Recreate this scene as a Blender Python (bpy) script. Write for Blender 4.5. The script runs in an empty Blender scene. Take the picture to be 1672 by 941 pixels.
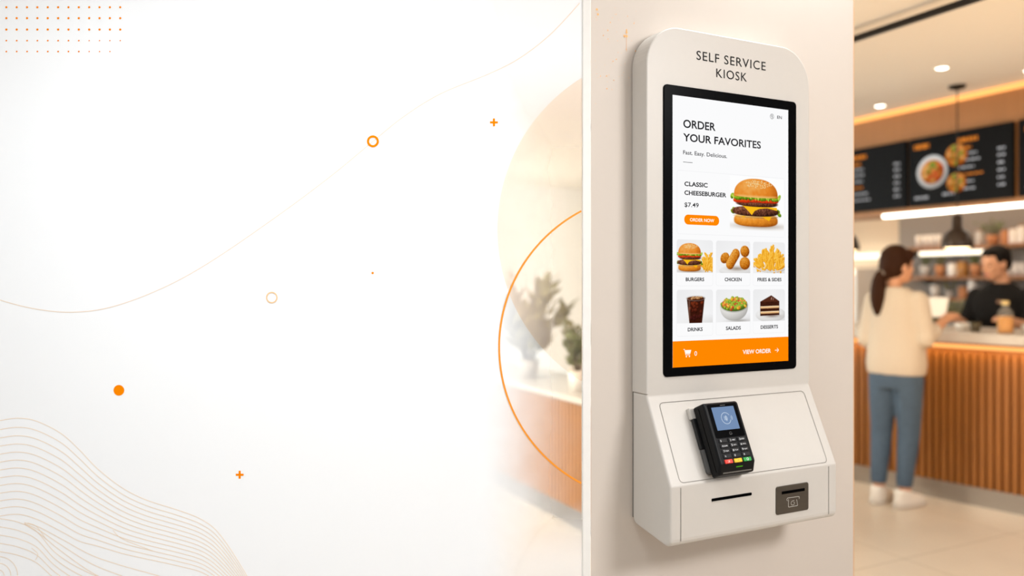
import bpy, bmesh, math, random
import numpy as np
from mathutils import Matrix, Vector, Euler
PI = math.pi
random.seed(7)
SC = bpy.context.scene
COL = SC.collection
EYE = 1.42                                   # camera height
FW = Vector((.4462, .8949, 0)); RT = Vector((.8949, -.4462, 0))

# ------------------------------------------------------------------ materials
def lin(c):
    c = c / 255.0
    return c / 12.92 if c <= .04045 else ((c + .055) / 1.055) ** 2.4
def rgb(c): return (lin(c[0]), lin(c[1]), lin(c[2]), 1)
def M(name, c, rough=.5, metal=0, var=.04, scale=30, bump=0, coat=0, spec=.5, stretch=None):
    m = bpy.data.materials.new(name); m.use_nodes = True
    nt = m.node_tree; b = nt.nodes['Principled BSDF']
    b.inputs['Roughness'].default_value = rough; b.inputs['Metallic'].default_value = metal
    b.inputs['Specular IOR Level'].default_value = spec
    if coat: b.inputs['Coat Weight'].default_value = coat; b.inputs['Coat Roughness'].default_value = .08
    tc = nt.nodes.new('ShaderNodeTexCoord'); no = nt.nodes.new('ShaderNodeTexNoise')
    no.inputs['Scale'].default_value = scale; no.inputs['Detail'].default_value = 4
    if stretch:
        mp = nt.nodes.new('ShaderNodeMapping'); mp.inputs['Scale'].default_value = stretch
        nt.links.new(tc.outputs['Object'], mp.inputs['Vector']); nt.links.new(mp.outputs['Vector'], no.inputs['Vector'])
    else:
        nt.links.new(tc.outputs['Object'], no.inputs['Vector'])
    mx = nt.nodes.new('ShaderNodeMix'); mx.data_type = 'RGBA'
    col = rgb(c)
    mx.inputs[6].default_value = tuple(min(1, v * (1 - var)) for v in col[:3]) + (1,)
    mx.inputs[7].default_value = tuple(min(1, v * (1 + var)) for v in col[:3]) + (1,)
    nt.links.new(no.outputs['Fac'], mx.inputs[0]); nt.links.new(mx.outputs[2], b.inputs['Base Color'])
    if bump:
        bp = nt.nodes.new('ShaderNodeBump'); bp.inputs['Strength'].default_value = bump; bp.inputs['Distance'].default_value = .002
        nt.links.new(no.outputs['Fac'], bp.inputs['Height']); nt.links.new(bp.outputs['Normal'], b.inputs['Normal'])
    return m
def ME(name, c, strength=1.0):
    m = bpy.data.materials.new(name); m.use_nodes = True
    nt = m.node_tree; nt.nodes.clear()
    o = nt.nodes.new('ShaderNodeOutputMaterial'); e = nt.nodes.new('ShaderNodeEmission')
    e.inputs[0].default_value = rgb(c); e.inputs[1].default_value = strength
    nt.links.new(e.outputs[0], o.inputs[0])
    return m
def MPIC(name, strength=1.0):
    m = ME(name, (255, 255, 255), strength); nt = m.node_tree
    a = nt.nodes.new('ShaderNodeAttribute'); a.attribute_name = 'pic'
    e = [n for n in nt.nodes if n.type == 'EMISSION'][0]
    nt.links.new(a.outputs['Color'], e.inputs[0])
    return m
def MGLASS(name, c, alpha=.3, rough=.05):
    m = bpy.data.materials.new(name); m.use_nodes = True
    nt = m.node_tree; nt.nodes.clear()
    o = nt.nodes.new('ShaderNodeOutputMaterial'); mx = nt.nodes.new('ShaderNodeMixShader')
    t = nt.nodes.new('ShaderNodeBsdfTransparent'); g = nt.nodes.new('ShaderNodeBsdfPrincipled')
    t.inputs[0].default_value = rgb(c); g.inputs['Base Color'].default_value = rgb(c); g.inputs['Roughness'].default_value = rough
    mx.inputs[0].default_value = alpha
    nt.links.new(t.outputs[0], mx.inputs[1]); nt.links.new(g.outputs[0], mx.inputs[2]); nt.links.new(mx.outputs[0], o.inputs[0])
    return m

KW = M('kiosk_paint', (200, 193, 184), .42, var=.012, scale=60, spec=.4)
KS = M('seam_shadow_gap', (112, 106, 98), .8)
BLK = M('black_glass', (6, 6, 7), .25, var=.1, spec=.03)
BPL = M('black_plastic', (12, 12, 13), .45, var=.1, bump=.08, scale=400, spec=.16)
BPM = M('soft_black_plastic', (16, 16, 17), .5, var=.1)
SLOT = M('slot_black', (4, 4, 4), .9, spec=.02)
PLATE = M('bronze_plate', (86, 78, 68), .38, metal=.6, var=.08, scale=8, stretch=(1, 1, 14))
PLINE = M('etched_line', (196, 190, 180), .5)
INK = M('printed_ink', (30, 29, 29), .7, spec=.1)
WALLM = M('beige_plaster', (204, 192, 180), .85, var=.012, scale=14, bump=.03)
WHITEW = M('white_plaster', (238, 234, 228), .9, var=.01)
GREYW = M('grey_plaster', (150, 144, 138), .9, var=.05, scale=6)
CEILM = M('ceiling_paint', (236, 230, 222), .9, var=.01)
OAK = M('oak_slats', (150, 92, 32), .5, var=.22, scale=7, stretch=(6, 6, .6))
OAKC = M('tan_slats', (176, 122, 66), .5, var=.2, scale=7, stretch=(6, 6, .6))
OAKL = M('oak_panel', (172, 118, 68), .5, var=.12, scale=5, stretch=(5, 5, .5))
SHELF = M('shelf_oak', (150, 102, 62), .55, var=.2, scale=9, stretch=(1, 6, 6))
SLABM = M('stone_worktop', (206, 198, 188), .35, var=.06, scale=18)
STEEL = M('brushed_steel', (170, 164, 156), .35, metal=.85, var=.1, scale=10, stretch=(1, 1, 20))
BLKM = M('black_metal', (26, 24, 23), .4, metal=.4)
LEDW = ME('led_white', (255, 246, 228), 7)
LEDO = ME('led_amber', (255, 174, 98), 1.7)
LEDS = ME('led_shelf', (255, 240, 214), 2.4)
BULB = ME('downlight_glow', (255, 244, 226), 9)
SKIN = M('skin', (206, 150, 114), .6, var=.05)
LIP = M('lips', (176, 100, 88), .5); EYEM = M('eye_dark', (40, 28, 22), .3)
HAIR = M('brown_hair', (50, 27, 13), .6, var=.5, scale=60, stretch=(6, 6, 1), spec=.1)
HAIRB = M('black_hair', (20, 16, 14), .6, var=.3, scale=60, spec=.12)
SWEAT = M('cream_knit', (202, 187, 168), .95, var=.06, scale=90, bump=.25)
JEAN = M('blue_denim', (72, 90, 109), .9, var=.2, scale=26)
SHOE = M('white_sneaker', (236, 230, 222), .6); SOLE = M('shoe_sole', (214, 206, 196), .7)
POLO = M('black_cotton', (20, 18, 17), .9, var=.15, spec=.2); TROU = M('black_trousers', (26, 26, 28), .85)
LEAF = M('leaf_green', (106, 120, 70), .6, var=.3, scale=12)
LEAFD = M('leaf_olive', (134, 134, 92), .6, var=.3, scale=12)
STEM = M('plant_stem', (110, 96, 62), .7)
TERRA = M('terracotta', (190, 128, 84), .7, var=.1)
CERW = M('white_ceramic', (238, 232, 224), .3, var=.02)
CERG = M('grey_ceramic', (196, 190, 182), .4)
GLS = MGLASS('clear_glass', (240, 238, 232), .14)
JUICE = M('orange_juice', (244, 164, 14), .3, var=.06)
JARM = M('amber_preserve', (170, 116, 50), .35, var=.2)
SOIL = M('potting_soil', (58, 44, 34), .95)

# ------------------------------------------------------------------ mesh builder
def bx(bm, c, s, bev=0, seg=2, mat=None):
    r = bmesh.ops.create_cube(bm, size=1)
    vs = r['verts']
    m = Matrix.Translation(c) @ Matrix.Diagonal((s[0], s[1], s[2], 1))
    if mat is not None: m = mat @ m
    bmesh.ops.transform(bm, matrix=m, verts=vs)
    if bev:
        es = list({e for v in vs for e in v.link_edges})
        bmesh.ops.bevel(bm, geom=es, offset=bev, segments=seg, affect='EDGES', profile=.5)
def prism(bm, pts, axis, a, b, bev=0, seg=2):
    """extrude a closed 2-D outline along axis 'x','y' or 'z' from a to b"""
    def p3(p, t): return {'x': (t, p[0], p[1]), 'y': (p[0], t, p[1]), 'z': (p[0], p[1], t)}[axis]
    A = [bm.verts.new(p3(p, a)) for p in pts]; B = [bm.verts.new(p3(p, b)) for p in pts]
    n = len(pts); fs = [bm.faces.new(A), bm.faces.new(B[::-1])]
    for i in range(n): fs.append(bm.faces.new((A[i], B[i], B[(i + 1) % n], A[(i + 1) % n])))
    bmesh.ops.recalc_face_normals(bm, faces=fs)
    if bev:
        es = [e for e in fs[0].edges] + [e for e in fs[1].edges]
        bmesh.ops.bevel(bm, geom=es, offset=bev, segments=seg, affect='EDGES', profile=.5)
    return fs
def rrect(x0, z0, x1, z1, r, n=6):
    pts = []
    for cx, cz, a0 in ((x1 - r, z1 - r, 0), (x0 + r, z1 - r, PI / 2), (x0 + r, z0 + r, PI), (x1 - r, z0 + r, 1.5 * PI)):
        for i in range(n + 1):
            a = a0 + PI / 2 * i / n
            pts.append((cx + r * math.cos(a), cz + r * math.sin(a)))
    return pts
def lathe(bm, prof, c=(0, 0, 0), n=24, m=None):
    rings = []
    for r, z in prof:
        if r < 1e-5: rings.append([bm.verts.new((c[0], c[1], c[2] + z))])
        else: rings.append([bm.verts.new((c[0] + r * math.cos(2 * PI * k / n), c[1] + r * math.sin(2 * PI * k / n), c[2] + z)) for k in range(n)])
    fs = []
    for A, B in zip(rings, rings[1:]):
        for k in range(n):
            k2 = (k + 1) % n
            if len(A) == 1 and len(B) == 1: continue
            if len(A) == 1: fs.append(bm.faces.new((A[0], B[k], B[k2])))
            elif len(B) == 1: fs.append(bm.faces.new((A[k], A[k2], B[0])))
            else: fs.append(bm.faces.new((A[k], A[k2], B[k2], B[k])))
    for f in fs: f.smooth = True
    bmesh.ops.recalc_face_normals(bm, faces=fs)
    if m is not None: bmesh.ops.transform(bm, matrix=m, verts=[v for R in rings for v in R])
def tube(bm, pts, rad, n=8):
    pts = [Vector(p) for p in pts]; N = len(pts)
    if not hasattr(rad, '__len__'): rad = [rad] * N
    rings = []; ds = [(b_ - a_).normalized() for a_, b_ in zip(pts, pts[1:])]
    up = min((Vector((0, 1, 0)), Vector((0, 0, 1)), Vector((1, 0, 0))), key=lambda q: max(abs(d.dot(q)) for d in ds))
    for i, p in enumerate(pts):
        d = (pts[min(i + 1, N - 1)] - pts[max(i - 1, 0)]).normalized()
        a = d.cross(up)
        if a.length < .05: a = d.cross(Vector((1, 0, 0)))
        a.normalize(); b = d.cross(a)
        rings.append([bm.verts.new(p + (a * math.cos(2 * PI * k / n) + b * math.sin(2 * PI * k / n)) * rad[i]) for k in range(n)])
    fs = []
    for A, B in zip(rings, rings[1:]):
        for k in range(n): fs.append(bm.faces.new((A[k], A[(k + 1) % n], B[(k + 1) % n], B[k])))
    fs.append(bm.faces.new(rings[0][::-1])); fs.append(bm.faces.new(rings[-1]))
    for f in fs: f.smooth = True
    bmesh.ops.recalc_face_normals(bm, faces=fs)
def ball(bm, c, r, rot=None, u=20, v=14):
    if not hasattr(r, '__len__'): r = (r, r, r)
    m = Matrix.Translation(c)
    if rot is not None: m = m @ Euler(rot).to_matrix().to_4x4()
    m = m @ Matrix.Diagonal((r[0], r[1], r[2], 1))
    q = bmesh.ops.create_uvsphere(bm, u_segments=u, v_segments=v, radius=1, matrix=m)
    for vv in q['verts']:
        for f in vv.link_faces: f.smooth = True
def limb(bm, pts, rad, n=14):
    """closed tube with round ends and knuckled joints"""
    tube(bm, pts, rad, n)
    for p, r in zip(pts, rad): ball(bm, p, r, u=14, v=10)
def loft(bm, rings, n=28, pw=2.4):
    """rings: (cx, cy, z, rx, ry) superellipse sections"""
    R = []
    for cx, cy, z, rx, ry in rings:
        row = []
        for k in range(n):
            a = 2 * PI * k / n; ca, sa = math.cos(a), math.sin(a)
            row.append(bm.verts.new((cx + rx * math.copysign(abs(ca) ** (2 / pw), ca), cy + ry * math.copysign(abs(sa) ** (2 / pw), sa), z)))
        R.append(row)
    fs = []
    for A, B in zip(R, R[1:]):
        for k in range(n): fs.append(bm.faces.new((A[k], A[(k + 1) % n], B[(k + 1) % n], B[k])))
    fs.append(bm.faces.new(R[0][::-1])); fs.append(bm.faces.new(R[-1]))
    for f in fs: f.smooth = True
    bmesh.ops.recalc_face_normals(bm, faces=fs)
def fuse(bm, voxel, smooth=4):
    """melt overlapping pieces into one continuous surface"""
    me = bpy.data.meshes.new('fuse_work'); bm.to_mesh(me); bm.free()
    o = bpy.data.objects.new('fuse_work', me); COL.objects.link(o)
    md = o.modifiers.new('r', 'REMESH'); md.mode = 'VOXEL'; md.voxel_size = voxel; md.use_smooth_shade = True
    if smooth:
        ms = o.modifiers.new('s', 'SMOOTH'); ms.iterations = smooth; ms.factor = .5
    dg = bpy.context.evaluated_depsgraph_get(); dg.update()
    out = bpy.data.meshes.new_from_object(o.evaluated_get(dg))
    bpy.data.objects.remove(o); bpy.data.meshes.remove(me)
    b2 = bmesh.new(); b2.from_mesh(out); bpy.data.meshes.remove(out)
    for f in b2.faces: f.smooth = True
    return b2

WM = {}                                       # world matrix of every object built
def root(name, label, cat, loc=(0, 0, 0), rot=(0, 0, 0), group=None):
    o = bpy.data.objects.new(name, None); COL.objects.link(o)
    o.empty_display_size = .05; o.location = loc; o.rotation_euler = rot
    o['label'] = label; o['category'] = cat
    if group: o['group'] = group
    WM[o.name] = Matrix.Translation(loc) @ Euler(rot).to_matrix().to_4x4()
    return o
def part(name, bm, mat, parent, local=False, label=None, kind=None, autosmooth=True):
    """one mesh object under parent; bm in world coordinates unless local"""
    W = WM[parent.name] if parent else Matrix.Identity(4)
    if not local: bm.transform(W.inverted())
    me = bpy.data.meshes.new(name); bm.to_mesh(me); bm.free()
    for m in (mat if isinstance(mat, (list, tuple)) else [mat]): me.materials.append(m)
    o = bpy.data.objects.new(name, me); COL.objects.link(o)
    if parent: o.parent = parent
    WM[o.name] = W
    if label: o['label'] = label
    if kind: o['kind'] = kind
    return o
def solo(name, bm, mat, label, cat, loc=(0, 0, 0), group=None, kind=None):
    bm.transform(Matrix.Translation(-Vector(loc)))
    o = part(name, bm, mat, None, True); o.location = loc; WM[o.name] = Matrix.Translation(loc)
    o['label'] = label; o['category'] = cat
    if group: o['group'] = group
    if kind: o['kind'] = kind
    return o
def struct(name, bm, mat, label=None, parent=None):
    o = part(name, bm, mat, parent)
    if not parent: o['kind'] = 'structure'
    if label: o['label'] = label
    return o
def dup(r, loc, label, rotz=None):
    c = r.copy(); COL.objects.link(c); c.location = loc; c['label'] = label
    if rotz is not None: c.rotation_euler = (0, 0, rotz)
    for ch in list(r.children):
        d = ch.copy(); COL.objects.link(d); d.parent = c
        for g in list(ch.children):
            e = g.copy(); COL.objects.link(e); e.parent = d
    return c
def NB(): return bmesh.new()

def text_bm(s, thick=0.0, spacing=1.0):
    cu = bpy.data.curves.new('letters', 'FONT'); cu.body = s; cu.size = 1; cu.offset = thick; cu.space_character = spacing
    cu.resolution_u = 4
    o = bpy.data.objects.new('letters', cu); COL.objects.link(o)
    dg = bpy.context.evaluated_depsgraph_get(); dg.update()
    me = bpy.data.meshes.new_from_object(o.evaluated_get(dg))
    bpy.data.objects.remove(o); bpy.data.curves.remove(cu)
    b = bmesh.new(); b.from_mesh(me); bpy.data.meshes.remove(me)
    return b
def put_text(bm, s, x0, z0, x1, z1, y, thick=.0, spacing=1.0, desc=False):
    """letters of s filling the box x0..x1, z0..z1 on the plane y, read from -y"""
    t = text_bm(s, thick, spacing)
    xs = [v.co.x for v in t.verts]; ys = [v.co.y for v in t.verts]
    lo, hi = (min(ys), max(ys))
    if desc: lo = 0.0                          # let descenders hang below z0
    sx = (x1 - x0) / (max(xs) - min(xs)); sz = (z1 - z0) / (hi - lo); mx = min(xs)
    n0 = len(bm.verts); mp = {}
    for v in t.verts: mp[v] = bm.verts.new((x0 + (v.co.x - mx) * sx, y, z0 + (v.co.y - lo) * sz))
    for f in t.faces:
        try: bm.faces.new([mp[v] for v in f.verts])
        except ValueError: pass
    t.free()
def ribbon(bm, pts, w, y, closed=False):
    """flat stroke of width w through (x,z) points on the plane y"""
    P = [Vector((p[0], p[1])) for p in pts]; N = len(P); L = []
    for i in range(N):
        a = P[(i - 1) % N] if (closed or i > 0) else P[i]; b = P[(i + 1) % N] if (closed or i < N - 1) else P[i]
        d = (b - a).normalized(); nrm = Vector((-d.y, d.x)) * (w / 2)
        L.append((bm.verts.new((P[i].x + nrm.x, y, P[i].y + nrm.y)), bm.verts.new((P[i].x - nrm.x, y, P[i].y - nrm.y))))
    for i in range(N if closed else N - 1):
        A, B = L[i], L[(i + 1) % N]
        bm.faces.new((A[0], B[0], B[1], A[1]))
def flat(bm, pts, y):
    bm.faces.new([bm.verts.new((p[0], y, p[1])) for p in pts])
def circ(cx, cz, r, n=32, a0=0, a1=2 * PI, end=False):
    return [(cx + r * math.cos(a0 + (a1 - a0) * i / n), cz + r * math.sin(a0 + (a1 - a0) * i / n)) for i in range(n + (1 if end else 0))]
def spline(keys, n=80):
    """smooth curve through key points (Catmull-Rom)"""
    K = [keys[0]] + list(keys) + [keys[-1]]; out = []
    seg = max(2, n // (len(keys) - 1))
    for i in range(1, len(K) - 2):
        for t in np.linspace(0, 1, seg, endpoint=(i == len(K) - 3)):
            p0, p1, p2, p3 = [np.array(K[i + j], float) for j in (-1, 0, 1, 2)]
            out.append(tuple(.5 * (2 * p1 + (p2 - p0) * t + (2 * p0 - 5 * p1 + 4 * p2 - p3) * t * t + (3 * p1 - p0 - 3 * p2 + p3) * t ** 3)))
    return out

# ------------------------------------------------------------------ food pictures shown on screens
class Pic:
    """small painted picture; x runs 0..asp, y runs 0 (top)..1"""
    def __init__(s, asp, ny, bg=(255, 255, 255), seed=1):
        s.asp, s.ny, s.nx = asp, ny, int(ny * asp)
        s.X, s.Y = np.meshgrid(np.linspace(0, asp, s.nx), np.linspace(0, 1, s.ny))
        s.C = np.ones((s.ny, s.nx, 3)) * np.array(bg, float); s.rs = np.random.RandomState(seed); s.px = 1.0 / ny
    def noise(s, cells, seed=0):
        r = np.random.RandomState(seed + 11); g = r.rand(cells + 2, int(cells * s.asp) + 3)
        yy = s.Y * cells; xx = s.X * cells; i = yy.astype(int); j = xx.astype(int); fy = yy - i; fx = xx - j
        fy = fy * fy * (3 - 2 * fy); fx = fx * fx * (3 - 2 * fx)
        return (g[i, j] * (1 - fx) + g[i, j + 1] * fx) * (1 - fy) + (g[i + 1, j] * (1 - fx) + g[i + 1, j + 1] * fx) * fy
    def grain(s, cells, seed=0): return .6 * s.noise(cells, seed) + .4 * s.noise(cells * 2, seed + 5)
    def put(s, m, col):
        m = np.clip(m, 0, 1)[..., None]; s.C = s.C * (1 - m) + np.asarray(col, float) * m
    def tone(s, t, dark, mid, light):
        t = np.clip(t, 0, 1)[..., None]; d, m, l = [np.array(c, float) for c in (dark, mid, light)]
        return np.where(t < .5, d + (m - d) * t * 2, m + (l - m) * (t - .5) * 2)
    def blob(s, cx, cy, rx, ry, dark, mid, light, rot=0, pw=2.0, nz=.0, cells=20, seed=0, lx=-.35, ly=-.6, soft=1.2, clip=None):
        dx, dy = s.X - cx, s.Y - cy; c, n = math.cos(rot), math.sin(rot)
        u = (dx * c + dy * n) / rx; v = (-dx * n + dy * c) / ry
        r = (np.abs(u) ** pw + np.abs(v) ** pw) ** (1 / pw)
        m = (1 - r) * min(rx, ry) / (s.px * soft) + .5
        t = .52 + .45 * (lx * dx / rx + ly * dy / ry) - .25 * np.clip(r, 0, 1) ** 4
        if nz: t = t + nz * (s.grain(cells, seed) - .5)
        if clip is not None: m = np.minimum(m, clip)
        s.put(m, s.tone(t, dark, mid, light))
    def cap(s, a, b, r, dark, mid, light, nz=0, cells=20, seed=0, soft=1.2, side=1.0):
        ax, ay = a; bx_, by = b; dx, dy = bx_ - ax, by - ay; L2 = dx * dx + dy * dy + 1e-9
        t = np.clip(((s.X - ax) * dx + (s.Y - ay) * dy) / L2, 0, 1)
        ex, ey = s.X - ax - t * dx, s.Y - ay - t * dy; d = np.hypot(ex, ey)
        sh = .55 + .4 * (-.6 * ex - .7 * ey) / r * side - .2 * np.clip(d / r, 0, 1) ** 4
        if nz: sh = sh + nz * (s.grain(cells, seed) - .5)
        s.put((r - d) / (s.px * soft) + .5, s.tone(sh, dark, mid, light))
    def poly(s, pts, col, soft=1.0):
        d = np.full(s.X.shape, 1e9); n = len(pts); ins = np.zeros(s.X.shape, bool)
        for i in range(n):
            (x1, y1), (x2, y2) = pts[i], pts[(i + 1) % n]; dx, dy = x2 - x1, y2 - y1
            t = np.clip(((s.X - x1) * dx + (s.Y - y1) * dy) / (dx * dx + dy * dy + 1e-12), 0, 1)
            d = np.minimum(d, np.hypot(s.X - x1 - t * dx, s.Y - y1 - t * dy))
            cr = ((y1 > s.Y) != (y2 > s.Y)) & (s.X < (x2 - x1) * (s.Y - y1) / (y2 - y1 + 1e-12) + x1); ins ^= cr
        s.put(np.where(ins, d, -d) / (s.px * soft) + .5, col)
    def mesh(s, bm, x0, z0, x1, z1, y, top_r=0):
        """lay the picture into the rectangle on plane y (one quad per sample)"""
        lay = bm.loops.layers.float_color.new('pic') if 'pic' not in bm.loops.layers.float_color else bm.loops.layers.float_color['pic']
        c = s.C / 255.0; c = np.where(c <= .04045, c / 12.92, ((c + .055) / 1.055) ** 2.4)
        xs = np.linspace(x0, x1, s.nx); zs = np.linspace(z1, z0, s.ny)
        V = [[None] * s.nx for _ in range(s.ny)]
        for i in range(s.ny - 1):
            for j in range(s.nx - 1):
                if top_r:
                    mx, mz = (xs[j] + xs[j + 1]) / 2, (zs[i] + zs[i + 1]) / 2
                    qx = max(x0 + top_r - mx, mx - x1 + top_r, 0); qz = max(mz - z1 + top_r, 0)
                    if qx > 0 and qz > 0 and math.hypot(qx, qz) > top_r: continue
                q = []
                for a, b in ((i, j), (i + 1, j), (i + 1, j + 1), (i, j + 1)):
                    if V[a][b] is None: V[a][b] = bm.verts.new((xs[b], y, zs[a]))
                    q.append((V[a][b], a, b))
                f = bm.faces.new([v for v, _, _ in q])
                for lp, (_, a, b) in zip(f.loops, q): lp[lay] = (c[a, b, 0], c[a, b, 1], c[a, b, 2], 1)
def paint_burger(p, x0, y0, w, h, seed=3):
    """double cheeseburger inside the box"""
    X = lambda u: x0 + u * w
    Yy = lambda v: y0 + v * h
    rs = np.random.RandomState(seed)
    sh = np.exp(-(((p.X - X(.56)) / (w * .6)) ** 2 + ((p.Y - Yy(.985)) / (h * .075)) ** 2) * 1.6)
    p.put(sh * .6, (120, 96, 74))
    brd = ((150, 74, 10), (232, 144, 42), (255, 218, 140))
    p.blob(X(.5), Yy(.865), w * .445, h * .135, *brd, pw=2.9, nz=.2, cells=26, seed=seed)
    p.blob(X(.5), Yy(.78), w * .43, h * .04, (150, 92, 40), (238, 190, 110), (255, 232, 170), pw=2.5)
    for cx, cy in ((.03, .70), (.06, .66), (.95, .66), (.98, .73)):
        p.blob(X(cx), Yy(cy), w * .045, h * .04, (60, 92, 10), (120, 160, 20), (196, 216, 70), rot=rs.rand())
    beef = ((42, 20, 14), (104, 58, 40), (176, 116, 88))
    p.blob(X(.49), Yy(.68), w * .475, h * .105, *beef, pw=2.5, nz=.8, cells=44, seed=seed + 1)
    p.poly([(X(.2), Yy(.565)), (X(.93), Yy(.58)), (X(.93), Yy(.645)), (X(.72), Yy(.60)), (X(.56), Yy(.625)), (X(.47), Yy(.67)), (X(.41), Yy(.76)), (X(.34), Yy(.68)), (X(.26), Yy(.6))], (252, 190, 26))
    p.poly([(X(.62), Yy(.785)), (X(.82), Yy(.775)), (X(.765), Yy(.872))], (246, 182, 24))
    p.poly([(X(.2), Yy(.785)), (X(.3), Yy(.785)), (X(.24), Yy(.825))], (240, 176, 30))
    p.blob(X(.52), Yy(.515), w * .42, h * .07, *beef, pw=2.6, nz=.75, cells=44, seed=seed + 2)
    for cx, cw in ((.14, .1), (.27, .12), (.47, .13), (.66, .14), (.84, .12)):
        p.blob(X(cx), Yy(.445 + .02 * rs.rand()), w * cw, h * .05, (160, 30, 8), (226, 66, 20), (250, 130, 70), pw=2.6, nz=.3, cells=20, seed=seed + 4)
    for i in range(34):
        u = i / 33
        p.blob(X(.02 + u * .95), Yy(.355 + .04 * rs.rand() + .02 * abs(u - .5)), w * (.045 + .02 * rs.rand()), h * (.036 + .025 * rs.rand()), (58, 92, 10), (130, 168, 28), (206, 226, 96), rot=rs.rand() * 3, nz=.5, cells=30, seed=i)
    for i in range(16):
        u = .01 + .98 * rs.rand(); p.poly([(X(u - .035), Yy(.36)), (X(u + .035), Yy(.36)), (X(u + .02 * rs.rand()), Yy(.435 + .035 * rs.rand()))], [(104, 146, 18), (150, 186, 44), (190, 214, 84)][rs.randint(3)])
    top = (Yy(.385) - p.Y) / (p.px * 1.2) + .5
    p.blob(X(.5), Yy(.345), w * .445, h * .345, (160, 74, 8), (228, 134, 40), (255, 220, 150), pw=2.25, nz=.16, cells=14, seed=seed + 6, clip=top)
    p.blob(X(.5), Yy(.335), w * .44, h * .06, (236, 176, 100), (240, 184, 110), (248, 204, 140), pw=2.6, clip=(p.Y - Yy(.33)) / (h * .05), ly=0)
    for i in range(95):
        a = rs.rand() * 2 * PI; r = rs.rand() ** .6
        u, v = .56 + .27 * r * math.cos(a), .115 + .085 * r * math.sin(a)
        p.blob(X(u), Yy(v), w * .010, h * .0085, (214, 160, 90), (250, 220, 160), (255, 244, 214), rot=rs.rand() * 3, soft=1.6)
def paint_fries(p, box, n, seed, r=.024):
    rs = np.random.RandomState(seed); x0, y0, x1, y1 = box
    L = []
    for i in range(n):
        u = rs.rand(); v = rs.rand()
        cx = x0 + (x1 - x0) * u; hump = 1 - (2 * u - 1) ** 2
        cy = y1 - (y1 - y0) * (.08 + v * .85 * hump)
        an = (u - .5) * 1.8 + rs.randn() * .5 - PI / 2; ln = (y1 - y0) * (.2 + .15 * rs.rand())
        L.append((cy, cx, an, ln))
    for cy, cx, an, ln in sorted(L):
        d = (math.cos(an) * ln / 1, math.sin(an) * ln)
        p.cap((cx - d[0], cy - d[1]), (cx + d[0], min(cy + d[1], y1)) if False else (cx + d[0], cy + d[1]), r, (190, 108, 8), (246, 178, 44), (255, 222, 128), nz=.25, cells=20, seed=int(cx * 99))
def studio(seed, asp):
    p = Pic(asp, 92, seed=seed)
    v = 240 - 8 * np.abs(p.X / asp - .6) + 6 * p.Y
    p.C = np.stack([v, v, v + 1], -1)
    p.put(np.clip((p.Y - .72) * 2.2, 0, .5) * np.clip(p.X / asp, 0, 1), (206, 204, 202))
    return p
def pic_burger(asp):
    p = studio(1, asp); p.blob(asp * .82, .97, .5, .12, (205, 203, 200), (236, 235, 234), (250, 250, 250))
    paint_fries(p, (asp * .70, .44, asp * 1.04, .88), 60, 5, .026); paint_burger(p, .0, .10, asp * .70, .86); return p
def pic_chicken(asp):
    p = studio(2, asp); p.blob(asp * .62, .93, .74, .17, (196, 194, 192), (232, 231, 230), (250, 250, 250))
    c = ((126, 56, 4), (206, 122, 26), (250, 196, 104))
    p.put(np.exp(-(((p.X - asp * .6) / .4) ** 2 + ((p.Y - .86) / .08) ** 2) * 1.5) * .55, (110, 84, 60))
    p.blob(asp * .25, .53, .19, .16, *c, rot=-.6, nz=.6, cells=40, seed=1)
    p.blob(asp * .84, .31, .19, .18, *c, rot=.3, nz=.6, cells=40, seed=2)
    p.blob(asp * .84, .69, .22, .20, *c, nz=.6, cells=40, seed=3)
    p.cap((asp * .40, .72), (asp * .57, .40), .165, *c, nz=.6, cells=40, seed=4); return p
def pic_fries(asp):
    p = studio(3, asp); p.blob(asp * .56, .80, asp * .50, .18, (176, 172, 166), (236, 234, 230), (252, 252, 250))
    paint_fries(p, (asp * .07, .22, asp * 1.0, .84), 85, 9, .040)
    p.put(np.where(((p.X - asp * .55) / (asp * .52)) ** 2 + ((p.Y - .70) / .235) ** 2 > 1, 1, 0) * np.clip((p.Y - .74) * 30, 0, 1) * np.where(((p.X - asp * .55) / (asp * .54)) ** 2 + ((p.Y - .70) / .27) ** 2 < 1, 1, 0), (226, 223, 218)); return p
def pic_drink(asp):
    p = studio(4, asp); c = asp * .52
    def tr(a, b, ya, yb, col): p.poly([(c - a, ya), (c + a, ya), (c + b, yb), (c - b, yb)], col)
    tr(.365, .255, .22, 1.02, (226, 224, 222)); tr(.338, .238, .27, 1.02, (58, 22, 12))
    rs = np.random.RandomState(2)
    for i in range(26):
        v = rs.rand(); p.blob(c + (rs.rand() - .5) * .50 * (1 - .25 * v), .36 + .58 * v, .065, .055, (34, 10, 4), (104 - 50 * v, 40 - 22 * v, 18), (170 - 90 * v, 76 - 50 * v, 34), rot=rs.rand() * 3)
    p.put(np.clip((p.X - c + .30) / .03, 0, 1) * np.clip((c - .20 - p.X) / .03, 0, 1) * np.clip((p.Y - .3) * 20, 0, 1) * np.clip((.95 - p.Y) * 10, 0, 1) * .22, (255, 225, 200))
    p.blob(c, .25, .365, .085, (168, 166, 164), (216, 214, 212), (248, 248, 248)); p.blob(c, .262, .328, .066, (50, 20, 10), (92, 48, 26), (150, 96, 60))
    for i in range(12): p.blob(c + (rs.rand() - .5) * .46, .25 + (rs.rand() - .5) * .07, .045, .025, (120, 76, 40), (190, 140, 92), (248, 226, 196))
    return p
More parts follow.
